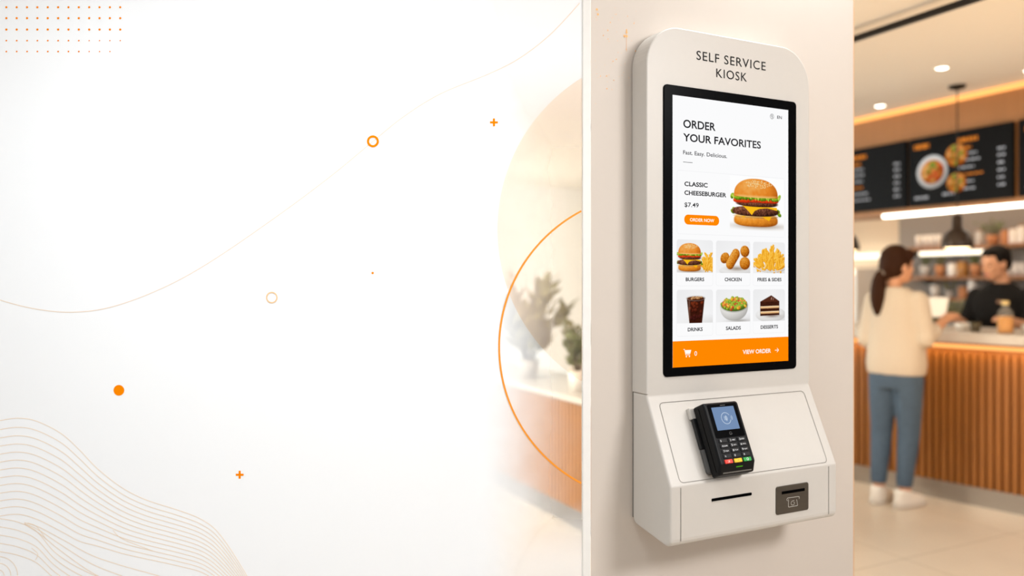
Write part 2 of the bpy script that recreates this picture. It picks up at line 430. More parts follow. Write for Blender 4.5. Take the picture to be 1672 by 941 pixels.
def pic_salad(asp):
    p = studio(5, asp); c = asp * .52
    p.put(np.exp(-(((p.X - c - .2) / .42) ** 2 + ((p.Y - .96) / .05) ** 2) * 1.4) * .5, (120, 116, 110))
    p.blob(c, .50, .57, .46, (172, 170, 166), (232, 230, 226), (252, 252, 250), pw=2.2, clip=(p.Y - .46) * 30)
    p.blob(c, .48, .57, .225, (168, 168, 160), (226, 226, 220), (250, 250, 248)); p.blob(c, .48, .53, .19, (60, 84, 22), (120, 140, 50), (160, 178, 84))
    rs = np.random.RandomState(8); cols = [((70, 104, 20), (140, 172, 46), (206, 224, 120))] * 4 + [((170, 110, 20), (236, 180, 50), (252, 224, 130)), ((130, 36, 18), (196, 70, 40), (236, 130, 90)), ((190, 92, 20), (232, 136, 56), (250, 190, 120))]
    L = []
    for i in range(110):
        a = rs.rand() * 2 * PI; r = rs.rand() ** .5
        L.append((.44 + .185 * r * math.sin(a) - .05 * (1 - r), c + .50 * r * math.cos(a)))
    for y, x in sorted(L): p.blob(x, y, .045 + .025 * rs.rand(), .04 + .02 * rs.rand(), *cols[rs.randint(len(cols))], rot=rs.rand() * 3, nz=.3, cells=22, seed=int(x * 100))
    return p
def pic_cake(asp):
    p = studio(6, asp); c = asp * .52
    p.blob(c + .04, .80, .64, .24, (198, 196, 194), (232, 231, 230), (252, 252, 252)); p.blob(c + .04, .79, .52, .17, (214, 212, 210), (238, 237, 236), (248, 248, 248))
    p.put(np.exp(-(((p.X - c - .1) / .34) ** 2 + ((p.Y - .85) / .05) ** 2) * 1.4) * .6, (110, 90, 80))
    l, r = c - .41, c + .41
    p.poly([(l, .385), (c + .06, .185), (r, .375), (r, .82), (l, .835)], (56, 24, 14)); p.poly([(l, .395), (c + .06, .19), (r, .385)], (84, 42, 26))
    p.put(np.where((p.X > l) & (p.X < r) & (p.Y > .39) & (p.Y < .83), (p.noise(40, 3) - .4) * .5, 0), (116, 66, 40))
    for y in (.535, .70): p.poly([(l + .01, y), (r - .01, y - .015), (r - .01, y + .055), (l + .01, y + .07)], (226, 178, 124)); p.poly([(l + .01, y), (r - .01, y - .015), (r - .01, y + .012), (l + .01, y + .027)], (250, 222, 180))
    p.blob(c + .07, .29, .014, .05, (120, 80, 66), (206, 176, 160), (240, 220, 210), rot=.3); p.blob(c + .15, .31, .012, .035, (120, 80, 66), (190, 150, 134), (230, 206, 194), rot=.5)
    return p

# ================================================================== SETTING
b = NB(); bx(b, (2.5, 3.0, -.05), (14, 14, .1))
def floor_mat():
    m = M('polished_tile', (212, 200, 184), .32, var=.10, scale=3.0)
    nt = m.node_tree; bs = nt.nodes['Principled BSDF']; mix = [n for n in nt.nodes if n.type == 'MIX'][0]
    tc = [n for n in nt.nodes if n.type == 'TEX_COORD'][0]
    br = nt.nodes.new('ShaderNodeTexBrick'); br.offset = 0; br.inputs['Scale'].default_value = 1
    br.inputs['Brick Width'].default_value = .9; br.inputs['Row Height'].default_value = .9; br.inputs['Mortar Size'].default_value = .004
    br.inputs['Color1'].default_value = br.inputs['Color2'].default_value = (1, 1, 1, 1); br.inputs['Mortar'].default_value = (.72, .7, .66, 1)
    nt.links.new(tc.outputs['Object'], br.inputs['Vector'])
    mu = nt.nodes.new('ShaderNodeMix'); mu.data_type = 'RGBA'; mu.blend_type = 'MULTIPLY'; mu.inputs[0].default_value = 1
    nt.links.new(mix.outputs[2], mu.inputs[6]); nt.links.new(br.outputs['Color'], mu.inputs[7]); nt.links.new(mu.outputs[2], bs.inputs['Base Color'])
    return m
struct('floor', b, floor_mat(), 'pale polished tile floor')
b = NB(); bx(b, (2.5, 3.0, 2.80), (14, 14, .1)); struct('ceiling', b, CEILM, 'pale plaster ceiling')
# the column wall that carries the kiosk (left end mitred)
b = NB(); prism(b, [(1.0627, 1.683), (2.0105, 1.683), (2.0105, 1.88), (1.225, 1.88)], 'z', 0, 2.75)
colw = struct('wall_front', b, WALLM, 'beige plaster column wall carrying the kiosk')
b = NB()
rs = np.random.RandomState(4)
for i in range(64):
    u = rs.rand(); x = 1.075 + .13 * u ** 1.5; z = 2.13 - .27 * rs.rand() * (1 - .3 * u)
    flat(b, circ(x, z, .0006 + .0012 * rs.rand() ** 3, 8), 1.6822)
for x, z, r in ((1.164, 2.060, .003), (1.171, 2.060, .0035), (1.171, 2.070, .003), (1.080, 2.115, .003), (1.083, 2.103, .003)): flat(b, circ(x, z, r, 10), 1.6822)
ribbon(b, [(1.171, 2.078), (1.171, 2.066)], .003, 1.6821); ribbon(b, [(1.1705, 2.06), (1.1705, 2.02)], .0008, 1.6821)
struct('paint_speck', b, M('orange_speck', (244, 176, 104), .7), 'faint orange specks', colw)
b = NB(); bx(b, (2.0127, 1.70, 1.375), (.0042, .034, 2.75)); struct('warm_light_edge', b, M('warm_light_tan', (212, 168, 126), .6), 'thin tan strip coloured as warm light on the column edge')  # added strip; its tan stands for warm light catching the corner
b = NB(); bx(b, (6.75, 3.0, 1.375), (.1, 14, 2.75)); wr = struct('wall_right', b, M('cream_plaster', (222, 204, 180), .9, var=.02), 'cream back wall of the serving area')
b = NB(); bx(b, (6.68, 2.9, 1.1), (.04, 4.3, 2.2)); struct('grey_panel', b, GREYW, 'grey wall panel behind the shelves', wr)
b = NB(); bx(b, (2.5, 9.55, 1.375), (14, .1, 2.75)); struct('wall_back', b, WHITEW, 'white far wall')

# ================================================================== ADDED PANE for a white graphic overlay with orange motifs
DP = 1.98; KP = DP / 1277                     # pane distance; one frame pixel = 1.55 mm
ga = math.atan2(RT.y, RT.x)
gp = FW * DP
glass = root('overlay_partition', 'added pane for a white graphic overlay with orange line, dot and ring motifs left of the column', 'partition', (gp.x, gp.y, 0), (0, 0, ga))
gu = lambda u, v: ((u - 836) * KP, EYE + (462 - v) * KP)      # frame pixel -> metres on the pane
def film_mat():
    m = bpy.data.materials.new('overlay_fade_film'); m.use_nodes = True; nt = m.node_tree; nt.nodes.clear()  # white fade of the overlay, put into the opacity of the film
    N = nt.nodes.new; L = nt.links.new
    o = N('ShaderNodeOutputMaterial'); mx = N('ShaderNodeMixShader'); t = N('ShaderNodeBsdfTransparent')
    d = N('ShaderNodeBsdfDiffuse'); d.inputs[0].default_value = (.93, .925, .92, 1)
    tc = N('ShaderNodeTexCoord'); sx = N('ShaderNodeSeparateXYZ'); L(tc.outputs['Object'], sx.inputs[0])
    def mr(src, a, b_, c, e, smooth=True):
        r = N('ShaderNodeMapRange'); r.interpolation_type = 'SMOOTHSTEP' if smooth else 'LINEAR'
        for k, v in zip((1, 2, 3, 4), (a, b_, c, e)): r.inputs[k].default_value = v
        L(src, r.inputs[0]); return r.outputs[0]
    no = N('ShaderNodeTexNoise'); no.inputs['Scale'].default_value = 9; L(tc.outputs['Object'], no.inputs['Vector'])
    ad = N('ShaderNodeMath'); ad.operation = 'MULTIPLY_ADD'; L(no.outputs['Fac'], ad.inputs[0]); ad.inputs[1].default_value = .05; L(sx.outputs['X'], ad.inputs[2])
    fx = mr(ad.outputs[0], gu(778, 0)[0] + .025, gu(950, 0)[0] + .03, 1, .05)
    fz = mr(sx.outputs['Z'], gu(0, 930)[1], gu(0, 790)[1], .72, 0)
    ft = mr(sx.outputs['Z'], gu(0, 340)[1], gu(0, 60)[1], 0, .92)
    mt_ = N('ShaderNodeMath'); mt_.operation = 'MAXIMUM'; L(ft, mt_.inputs[0]); L(fz, mt_.inputs[1])
    mxm = N('ShaderNodeMath'); mxm.operation = 'MAXIMUM'; L(fx, mxm.inputs[0]); L(mt_.outputs[0], mxm.inputs[1])
    L(mxm.outputs[0], mx.inputs[0]); L(t.outputs[0], mx.inputs[1]); L(d.outputs[0], mx.inputs[2]); L(mx.outputs[0], o.inputs[0])
    return m
x0g, x1g = gu(-650, 0)[0], gu(951, 0)[0]
b = NB(); bx(b, ((x0g + x1g) / 2, .006, 1.375), (x1g - x0g, .012, 2.75))
clear = MGLASS('clear_pane', (250, 250, 250), .0)
b.faces.ensure_lookup_table()
for f in b.faces: f.material_index = 1 if f.normal.y < -.5 else 0
part('overlay_pane', b, [clear, film_mat()], glass, True)
b = NB(); bx(b, ((x1g + gu(965, 0)[0]) / 2 - .0003, .012, 1.375), (gu(965, 0)[0] - x1g - .0008, .03, 2.75), .002)
part('fade_strip', b, M('fade_white', (238, 233, 226), .6, spec=.1), glass, True, 'added white strip for the fade meeting the column')  # added strip for the pale fade beside the column
OR = [M('orange_graphic', (249, 135, 3), .8, var=.01, spec=0), M('amber_graphic', (244, 170, 84), .8, var=.01, spec=0), M('peach_graphic', (249, 226, 200), .8, var=.01, spec=0), M('faint_graphic', (244, 220, 196), .8, var=.01, spec=0)]
ye = -.0006
# tinted disc
def disc_mat():
    m = bpy.data.materials.new('overlay_disc_tint'); m.use_nodes = True; nt = m.node_tree; nt.nodes.clear()
    o = nt.nodes.new('ShaderNodeOutputMaterial'); t = nt.nodes.new('ShaderNodeBsdfTransparent'); t.inputs[0].default_value = rgb((253, 243, 234))
    nt.links.new(t.outputs[0], o.inputs[0]); return m
c = gu(1104, 375); R = 292 * KP
pts = [q for q in circ(c[0], c[1], R, 120, PI - 1.1, PI + 1.1, True) if q[0] < x1g - .0005]
b = NB(); flat(b, [(x1g - .0005, pts[0][1])] + pts + [(x1g - .0005, pts[-1][1])], ye * .6)
part('tinted_disc', b, disc_mat(), glass, True, 'pale cream disc of the graphic overlay')
# big ring arc, dots, rings, pluses, curve, contour lines
c = gu(1066, 567); R = 251 * KP
b = NB(); ribbon(b, [q for q in circ(c[0], c[1], R, 160, PI - 1.1, PI + 1.1, True) if q[0] < x1g - .001], 3.0 * KP, ye * 2)
part('ring_arc', b, M('ring_graphic', (240, 152, 58), .8, var=.01, spec=0), glass, True, 'large thin orange arc')
b = NB()
for r, v in enumerate((12, 29.8, 48.4, 66.5, 84.3)):
    for k in range(12):
        if r == 4 and k == 11: continue
        rad = (1.75, 1.8, 1.8, 1.35, 1.35)[r] * (1 - (.25 if (r > 2 and k > 7) else 0))
        u, w = gu(10.6 + 16.9 * k, v); flat(b, circ(u, w, rad * KP, 12), ye)
part('dot_grid', b, OR[0], glass, True, 'grid of small orange dots')
def ring(u, v, ro, ri, m):
    b = NB(); c = gu(u, v); ribbon(b, circ(c[0], c[1], (ro + ri) / 2 * KP, 48), (ro - ri) * KP, ye * 2, True)
    return part('ring_motif', b, m, glass, True)
ring(609, 231, 9.7, 6.2, OR[0])['label'] = 'small orange ring'
ring(444, 486, 9.4, 7.4, M('pale_orange_graphic', (244, 200, 152), .8, var=.01, spec=0))['label'] = 'small pale orange ring'
for u, v in ((806.5, 200), (391.5, 775.5)):
    b = NB(); x, z = gu(u, v); a, t = 6.4 * KP, 1.7 * KP
    flat(b, [(x - t, z + a), (x - t, z + t), (x - a, z + t), (x - a, z - t), (x - t, z - t), (x - t, z - a), (x + t, z - a), (x + t, z - t), (x + a, z - t), (x + a, z + t), (x + t, z + t), (x + t, z + a)][::-1], ye)
    part('plus_motif', b, OR[0], glass, True, 'orange plus sign ' + ('near the tinted disc' if u > 600 else 'low on the pane'))
for u, v, r in ((194.3, 637.6, 8.7), (608.5, 446, 1.9)):
    b = NB(); x, z = gu(u, v); flat(b, circ(x, z, r * KP, 40), ye)
    part('dot_motif', b, OR[0], glass, True, 'solid orange dot' if r > 5 else 'tiny orange dot')
b = NB()
ribbon(b, [gu(*q) for q in spline([(-30, 477), (0, 490), (55, 504), (115, 510), (180, 502), (260, 473), (340, 430), (450, 355), (540, 288), (609, 231), (660, 190), (720, 153), (800, 120), (850, 94), (900, 55), (951, 0), (975, -30)], 150) if q[0] < 950.5], 1.1 * KP, ye)
part('curve_line', b, OR[3], glass, True, 'long faint curved line')
XS = [-20, 0, 30, 60, 100, 130, 160, 200, 240, 290, 330, 360, 400, 430]
T0 = [691, 687, 683, 688, 708, 735, 766, 797, 817, 833, 849, 874, 935, 990]
T1 = [848, 843, 840, 848, 868, 884, 892, 904, 913, 924, 935, 955, 990, 1020]
b = NB()
for i in range(13):
    f = i / 12.0
    ribbon(b, [gu(*q) for q in spline([(x, a + (c2 - a) * f ** .95) for x, a, c2 in zip(XS, T0, T1)], 90) if q[1] < 1000], .95 * KP, ye)
for i in range(1, 4):
    ribbon(b, [gu(*q) for q in spline([(40, 852 + 1.5 * i), (64, 856 + 5 * i), (100, 870 + 10 * i), (150, 893 + 14 * i), (200, 907 + 17 * i), (250, 918 + 20 * i), (300, 930 + 22 * i), (350, 946 + 22 * i)], 60) if q[1] < 1000], .95 * KP, ye)
for i in range(5):
    o = i * 13.5
    ribbon(b, [gu(*q) for q in spline([(-20, 845 + o), (0, 847 + o), (30, 853 + o), (60, 868 + o * .95), (90, 902 + o * .8), (130, 928 + o * .8), (190, 955 + o * .7)], 50) if q[1] < 1000], .95 * KP, ye)
for i in range(3):
    r = 9 + 11 * i; ribbon(b, [gu(*q) for q in circ(-2, 940, r, 24, -PI, 0, True)], .95 * KP, ye)
for q in ([(45, 854), (60, 860), (75, 880)], [(185, 866), (200, 880), (250, 900)], [(52, 895), (62, 905), (58, 915)]): ribbon(b, [gu(*k) for k in spline(q, 16)], .8 * KP, ye)
part('contour_lines', b, OR[2], glass, True, 'pale orange contour lines')

# ================================================================== KIOSK
X0, X1 = 1.1868, 1.7540; XC = (X0 + X1) / 2
YW, YF, YL = 1.683, 1.617, 1.521
zb = lambda r: EYE + r
kiosk = root('self_service_kiosk', 'tall white self service kiosk with lit touchscreen mounted on the beige column wall', 'kiosk', (XC, YW, zb(-.638)))
def outline(x0, x1, z0, z1, r, n=14):
    pts = [(x0, z0), (x1, z0)]
    for i in range(n + 1): a = PI / 2 * i / n; pts.append((x1 - r + r * math.cos(a), z1 - r + r * math.sin(a)))
    for i in range(n + 1): a = PI / 2 + PI / 2 * i / n; pts.append((x0 + r + r * math.cos(a), z1 - r + r * math.sin(a)))
    return pts
def cab(bm, ol, y0, y1, bev):
    fs = prism(bm, ol, 'y', y0, y1)
    f = min(fs[:2], key=lambda q: q.calc_center_median().y)
    bmesh.ops.bevel(bm, geom=[e for e in f.edges if max(v.co.z for v in e.verts) > zb(-.27)], offset=bev, segments=4, affect='EDGES', profile=.5)
b = NB(); cab(b, outline(X0, X1, zb(-.282), zb(.660), .105), YW - .004, YF, .004)
part('upper_housing', b, KW, kiosk)
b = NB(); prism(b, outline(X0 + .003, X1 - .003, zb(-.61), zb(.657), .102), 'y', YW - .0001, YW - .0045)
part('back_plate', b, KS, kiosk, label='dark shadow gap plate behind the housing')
# lower console: side profile with rounded corners
def fillet(pts, rad, n=5):
    out = []
    for i, p in enumerate(pts):
        r = rad[i]
        if not r: out.append(p); continue
        P = Vector(p); A = (Vector(pts[i - 1]) - P).normalized(); B = (Vector(pts[(i + 1) % len(pts)]) - P).normalized()
        h = A.angle(B) / 2; t = r / math.tan(h); a, e = P + A * t, P + B * t; cc = P + (A + B).normalized() * (r / math.sin(h))
        a0 = math.atan2(a.y - cc.y, a.x - cc.x); a1 = math.atan2(e.y - cc.y, e.x - cc.x); d = (a1 - a0 + PI) % (2 * PI) - PI
        for k in range(n + 1): out.append((cc.x + r * math.cos(a0 + d * k / n), cc.y + r * math.sin(a0 + d * k / n)))
    return out
prof = fillet([(YW - .004, zb(-.282)), (YF, zb(-.282)), (YF, zb(-.288)), (YL, zb(-.496)), (YL, zb(-.6475)), (YW - .004, zb(-.622))], [0, 0, .014, .012, .020, .02])
b = NB(); prism(b, prof, 'x', X0, X1, .007, 4)
part('lower_console', b, KW, kiosk)
SA = math.atan2(.209, .096)                    # tilt of the sloped deck
SN = Vector((0, -.909, .417)); SU = Vector((0, .417, .909)); SO = Vector((0, YF, zb(-.287)))
SM = Matrix.Translation(SO) @ Matrix(((1, 0, 0, 0), (0, SU.y, SN.y, 0), (0, SU.z, SN.z, 0), (0, 0, 0, 1)))
def sl(x, s, h=0): return SO + Vector((x, 0, 0)) - SU * s + SN * h     # s metres down the slope
def deck_ribbon(bm, pts, w, h=.0006, closed=True):
    t = NB(); ribbon(t, pts, w, 0, closed)
    t.transform(SM @ Matrix(((1, 0, 0, 0), (0, 0, -1, 0), (0, 1, 0, 0), (0, 0, 0, 1))) if False else Matrix.Identity(4))
    for v in t.verts: v.co = sl(v.co.x, -v.co.z, h)
    me = bpy.data.meshes.new('t'); t.to_mesh(me); t.free(); bm.from_mesh(me); bpy.data.meshes.remove(me)
b = NB()
deck_ribbon(b, rrect(1.2180, -.2225, 1.7210, -.020, .012), .0014)
ribbon(b, [(1.2175, zb(-.630)), (1.2175, zb(-.500))], .0020, YL - .0004); ribbon(b, [(1.7215, zb(-.630)), (1.7215, zb(-.500))], .0020, YL - .0004)
part('panel_seam', b, KS, kiosk, label='thin grey seams around the sloped deck and front cover')
b = NB(); bx(b, (X0 - .0002, (YW + YF) / 2, zb(-.282)), (.0004, .054, .0010)); part('side_seam', b, M('seam_pale', (168, 160, 150), .7), kiosk)
# lettering on the header
b = NB(); put_text(b, 'SELF SERVICE', 1.3459, zb(.5845), 1.5870, zb(.6085), YF - .0005, .002, 1.12); put_text(b, 'KIOSK', 1.4124, zb(.5462), 1.5192, zb(.5698), YF - .0005, .002, 1.12)
part('header_lettering', b, INK, kiosk, label='dark lettering SELF SERVICE KIOSK')
# touchscreen
b = NB(); prism(b, rrect(1.2375, zb(-.2414), 1.6995, zb(.509), .012), 'y', YF - .004, YF + .004, .002, 3)
scr = part('touchscreen', b, BLK, kiosk, label='black glass bezel of the touchscreen')
YD = YF - .0043
SX0, SX1, SZ0, SZ1 = 1.2665, 1.6690, zb(-.2180), zb(.4830)
def sub(name, bm, m, label=None):
    bm.transform(Matrix.Translation((-.0018, 0, 0)))
    return part(name, bm, m, scr, label=label)
b = NB(); flat(b, [(SX0, SZ0), (SX1, SZ0), (SX1, SZ1), (SX0, SZ1)], YD); sub('display', b, ME('display_white', (251, 251, 252)), 'white lit display')
DK = ME('display_ink', (34, 34, 38)); GY = ME('display_grey', (70, 70, 74))
L1 = YD - .0003; L2 = YD - .0006; L3 = YD - .0009
b = NB(); put_text(b, 'ORDER', 1.3007, 1.8215, 1.4079, 1.8432, L1, .020); put_text(b, 'YOUR FAVORITES', 1.3002, 1.7867, 1.5671, 1.8073, L1, .020)
sub('heading_text', b, DK, 'heading ORDER YOUR FAVORITES')
b = NB(); put_text(b, 'Fast. Easy. Delicious.', 1.3002, 1.7529, 1.4473, 1.7631, L1, .014, desc=True); flat(b, [(1.3002, 1.7321), (1.3313, 1.7321), (1.3313, 1.7334), (1.3002, 1.7334)], L1)
sub('tagline_text', b, GY, 'tagline Fast. Easy. Delicious. over a short rule')
b = NB(); put_text(b, 'EN', 1.6270, 1.8753, 1.6445, 1.8838, L1, .02)
gc = (1.6081, 1.8795)
ribbon(b, circ(*gc, .0066, 28), .0011, L1, True); ribbon(b, spline([(gc[0] - .003, gc[1] + .0035), (gc[0] + .002, gc[1] + .003), (gc[0], gc[1]), (gc[0] + .003, gc[1] - .002), (gc[0] + .002, gc[1] - .0045)], 16), .0011, L2); ribbon(b, spline([(gc[0] - .0055, gc[1] + .002), (gc[0] - .001, gc[1] - .001), (gc[0] - .002, gc[1] - .005)], 10), .0010, L2)
sub('language_button', b, GY, 'globe sign and EN')
# featured card
EDGE = ME('card_edge', (240, 240, 242)); CARD = ME('card_white', (254, 254, 254))
cards = [(1.2806, 1.5465, 1.6552, 1.7106)]
COLX = ((1.2794, 1.3985), (1.4097, 1.5287), (1.5393, 1.6557)); ROWS = ((1.4120, 1.4462, 1.5316), (1.2815, 1.3150, 1.4016))
for x0, x1 in COLX:
    for z0, zp, z1 in ROWS: cards.append((x0, z0, x1, z1))
b = NB()
for q in cards: ribbon(b, rrect(*q, .007), .0011, L1, True)
sub('card_outline', b, EDGE, 'pale grey card outlines')
b = NB(); put_text(b, 'CLASSIC', 1.3044, 1.6706, 1.3813, 1.6826, L1, .030); put_text(b, 'CHEESEBURGER', 1.3044, 1.6477, 1.4448, 1.6597, L1, .030); put_text(b, '$7.49', 1.3044, 1.6150, 1.3513, 1.6285, L1, .012)
sub('featured_text', b, DK, 'CLASSIC CHEESEBURGER and $7.49')
ORB = ME('display_orange', (255, 136, 0))
b = NB(); flat(b, rrect(1.3038, 1.5713, 1.4201, 1.5972, .0125, 10), L1); sub('order_button', b, ORB, 'orange pill button')
WTX = ME('display_white_text', (255, 252, 246))
b = NB(); put_text(b, 'ORDER NOW', 1.3221, 1.5797, 1.4031, 1.5886, L2, .022); sub('button_text', b, WTX, 'white ORDER NOW')
PM = MPIC('display_picture')
p = Pic(1.343, 150, (254, 254, 254)); paint_burger(p, .035, .03, 1.215, .90)
b = NB(); p.mesh(b, 1.4565, 1.5625, 1.6520, 1.7080, L2); sub('featured_picture', b, PM, 'double cheeseburger picture')
NAMES = (('BURGERS', 'CHICKEN', 'FRIES & SIDES'), ('DRINKS', 'SALADS', 'DESSERTS'))
TXW = (((1.3087, 1.3696), (1.4391, 1.4981), (1.5551, 1.6433)), ((1.3153, 1.3644), (1.4435, 1.4953), (1.5665, 1.6304)))
FN = ((pic_burger, pic_chicken, pic_fries), (pic_drink, pic_salad, pic_cake))
for r in range(2):
    z0, zp, z1 = ROWS[r]
    for k in range(3):
        x0, x1 = COLX[k]; p = FN[r][k]((x1 - x0) / (z1 - zp))
        b = NB(); p.mesh(b, x0 + .0004, zp, x1 - .0004, z1, L2, .007)
        sub('food_picture', b, PM, ('burger and chips', 'fried chicken', 'bowl of chips', 'iced cola', 'salad bowl', 'chocolate cake slice')[r * 3 + k] + ' picture')
        zt = (1.4240, 1.2935)[r]; b = NB(); put_text(b, NAMES[r][k], TXW[r][k][0], zt, TXW[r][k][1], zt + .0098, L1, .028); sub('category_text', b, DK, 'word ' + NAMES[r][k])
b = NB(); flat(b, [(SX0, SZ0), (SX1, SZ0), (SX1, 1.2695), (SX0, 1.2695)], L1); sub('footer_bar', b, ORB, 'orange footer bar')
b = NB(); put_text(b, 'VIEW ORDER', 1.5019, 1.2270, 1.6037, 1.2385, L2, .022)
ribbon(b, [(1.6185, 1.2333), (1.6318, 1.2333)], .0017, L2); ribbon(b, [(1.6262, 1.2388), (1.6322, 1.2333), (1.6262, 1.2278)], .0017, L3)
sub('footer_text', b, WTX, 'white words VIEW ORDER and arrow')
b = NB(); put_text(b, '0', 1.3369, 1.2295, 1.3455, 1.2415, L2, .004)
ribbon(b, [(1.3011, 1.2475), (1.3045, 1.2475), (1.3085, 1.2330), (1.3225, 1.2330)], .0018, L2); flat(b, [(1.3062, 1.2455), (1.3262, 1.2455), (1.3228, 1.2355), (1.3085, 1.2355)][::-1], L3)
for x in (1.3105, 1.3205): flat(b, circ(x, 1.2288, .0021, 12), L2)
sub('cart_sign', b, WTX, 'white cart sign and 0')
# card slot and receipt plate on the lip
b = NB(); prism(b, rrect(1.3135, .8750, 1.4450, .8822, .002), 'y', YL - .0007, YL + .01)
part('receipt_slot', b, SLOT, kiosk, label='long black slot')
b = NB(); bx(b, (1.3793, YL - .0009, .8742), (.1300, .0014, .0012)); part('slot_lip', b, KW, kiosk)
b = NB(); prism(b, rrect(1.5278, .8130, 1.6436, .8865, .006), 'y', YL - .003, YL + .003, .0012, 2)
pl = part('reader_plate', b, PLATE, kiosk, label='bronze card reader plate with slot')
b = NB(); bx(b, (1.5875, YL - .0032, .8690), (.082, .001, .0072)); part('reader_slot', b, SLOT, pl)
b = NB(); yy = YL - .0034
ribbon(b, spline([(1.5665, .8460), (1.5640, .8500), (1.5670, .8535), (1.5700, .8535)], 12) + [(1.6035, .8530)] + spline([(1.6035, .8530), (1.6085, .8515), (1.6085, .8460)], 10), .0012, yy)
ribbon(b, [(1.5700, .8500), (1.5695, .8330)] + spline([(1.5695, .8330), (1.5700, .8300), (1.5720, .8292)], 8) + [(1.6010, .8292)] + spline([(1.6010, .8292), (1.6030, .8305), (1.6020, .8340)], 8) + [(1.5990, .8460)], .0012, yy)
ribbon(b, spline([(1.5905, .8440), (1.5830, .8435), (1.5795, .8400), (1.5800, .8350), (1.5850, .8330), (1.5900, .8340), (1.5915, .8385), (1.5880, .8400)], 30), .0011, yy)
part('reader_symbol', b, PLINE, pl)
# cradle that carries the terminal (part of the kiosk)
def onslope(bm): bm.transform(SM); return bm          # local: x along the kiosk, y up the slope, z out of the deck
def sbox(bm, x0, x1, s0, s1, h0, h1, bev=.003): bx(bm, ((x0 + x1) / 2, -(s0 + s1) / 2, (h0 + h1) / 2), (x1 - x0, s1 - s0, h1 - h0), bev)
b = NB(); sbox(b, 1.312, 1.405, .052, .205, -.001, .0120, .003); sbox(b, 1.300, 1.330, .070, .150, .002, .0118, .003)
cr = part('terminal_cradle', onslope(b), BPM, kiosk, label='dark cradle under the card terminal')
b = NB(); sbox(b, 1.297, 1.330, .042, .072, -.001, .0115, .003); part('cradle_clip', onslope(b), M('light_grey_plastic', (196, 190, 182), .4), cr, label='light grey clip')
b = NB(); sbox(b, 1.301, 1.345, .146, .214, -.001, .0116, .008); part('cradle_foot', onslope(b), M('mid_grey_plastic', (84, 82, 80), .45), cr, label='grey foot')

# ================================================================== CARD TERMINAL
base = sl(1.3635, .134, .0126)
term = root('payment_terminal', 'black card payment terminal with blue screen and keypad standing on the kiosk deck', 'card terminal', base, (math.atan2(.909, .417), 0, 0))
TW, TL, TH = .113, .180, .046               # local: x across, y up the slope, z out
pr = fillet([(-TL / 2, 0), (TL / 2, 0), (TL / 2, TH), (-TL / 2 + .024, TH), (-TL / 2, TH - .016)], [.004, .006, .009, .008, .006], 4)
b = NB(); prism(b, pr, 'x', -TW / 2, TW / 2, .006, 3)
tb = part('body', b, BPL, term, True)
b = NB(); bx(b, (-TW / 2 - .0002, .0, TH * .50), (.0012, TL - .02, .0010)); part('side_seam', b, SLOT, tb, True)
b = NB(); prism(b, rrect(-.047, -.002, .047, TL / 2 - .006, .004), 'z', TH - .001, TH + .0008); part('face_glass', b, BLK, term, True)
b = NB(); prism(b, rrect(-.036, .017, .036, .076, .001), 'z', TH + .0008, TH + .0011); ts = part('terminal_screen', b, ME('terminal_blue', (120, 146, 184), .95), term, True, label='blue lit screen')
def up(bm, h):                                   # turn artwork drawn on x,z into the x,y plane of the face
    for v in bm.verts: v.co = Vector((v.co.x, v.co.z, h))
    return bm
b = NB(); ribbon(b, circ(.001, .046, .0145, 28, .5, 2 * PI - .3, True), .0013, 0)
for i, r in enumerate((.003, .0055, .008)): ribbon(b, circ(-.003, .046, r, 12, -1.1, 1.1, True), .0012, 0); 
for i in range(3): ribbon(b, [(-.004 + .003 * i, .041), (-.004 + .003 * i, .051)], .0011, 0)
for r in (.004, .0075): ribbon(b, circ(.014, .046, r, 8, -.9, .9, True), .0011, 0)
part('tap_symbol', up(b, TH + .0014), ME('terminal_white', (206, 220, 236)), ts, True, label='white contactless sign')
b = NB(); bx(b, (.002, TL / 2 - .010, TH + .0010), (.016, .0018, .0006)); part('speaker_slot', b, M('slot_grey', (60, 60, 60), .5), term, True)
b = NB(); ribbon(b, circ(.002, .0075, .0035, 16), .0008, 0, True); ribbon(b, [(-.002, .0055), (.007, .0055)], .0008, 0); part('sensor_mark', up(b, TH + .0011), M('mark_grey', (80, 78, 76), .5), term, True)
KEYM = M('key_black', (34, 33, 34), .5, spec=.2); KT = M('key_print', (226, 226, 226), .5)
KC = [M('key_red', (226, 48, 32), .4), M('key_yellow', (240, 184, 20), .4), M('key_green', (26, 150, 60), .4)]
DIG = ('1', '2 ABC', '3 DEF', '4 GHI', '5 JKL', '6 MNO', '7 PQR', '8 TUV', '9 WXY', '*', '0', '#', 'X', '-', 'O')
for r in range(5):
    for k in range(3):
        x = -.030 + .030 * k; y = -.0095 - .0128 * r
        b = NB(); bx(b, (x, y, TH + .0008), (.0245, .0098, .0040), .0014, 2)
        ky = part('key', b, KEYM if r < 4 else KC[k], term, True, label=('black digit key' if r < 4 else ('red', 'yellow', 'green')[k] + ' key'))
        t = NB(); d = DIG[r * 3 + k]
        if r < 4:
            put_text(t, d[0], x - .0080, y - .0026, x - (.0068 if d[0] == '1' else .0045), y + .0026, 0, .0)
            if len(d) > 1: put_text(t, d[2:], x - .002, y - .0018, x + .0085, y + .0014, 0, .0)
        elif k == 0: ribbon(t, [(x - .003, y - .003), (x + .003, y + .003)], .001, 0); ribbon(t, [(x - .003, y + .003), (x + .003, y - .003)], .001, 0)
        elif k == 1: ribbon(t, [(x - .003, y), (x + .003, y)], .001, 0)
        else: ribbon(t, circ(x, y, .0028, 16), .001, 0, True)
        part('key_print', up(t, TH + .0030), KT if r < 4 else (M('print_pale', (255, 196, 180), .5) if k == 0 else (M('print_dark', (150, 110, 10), .5) if k == 1 else KT)), ky, True)
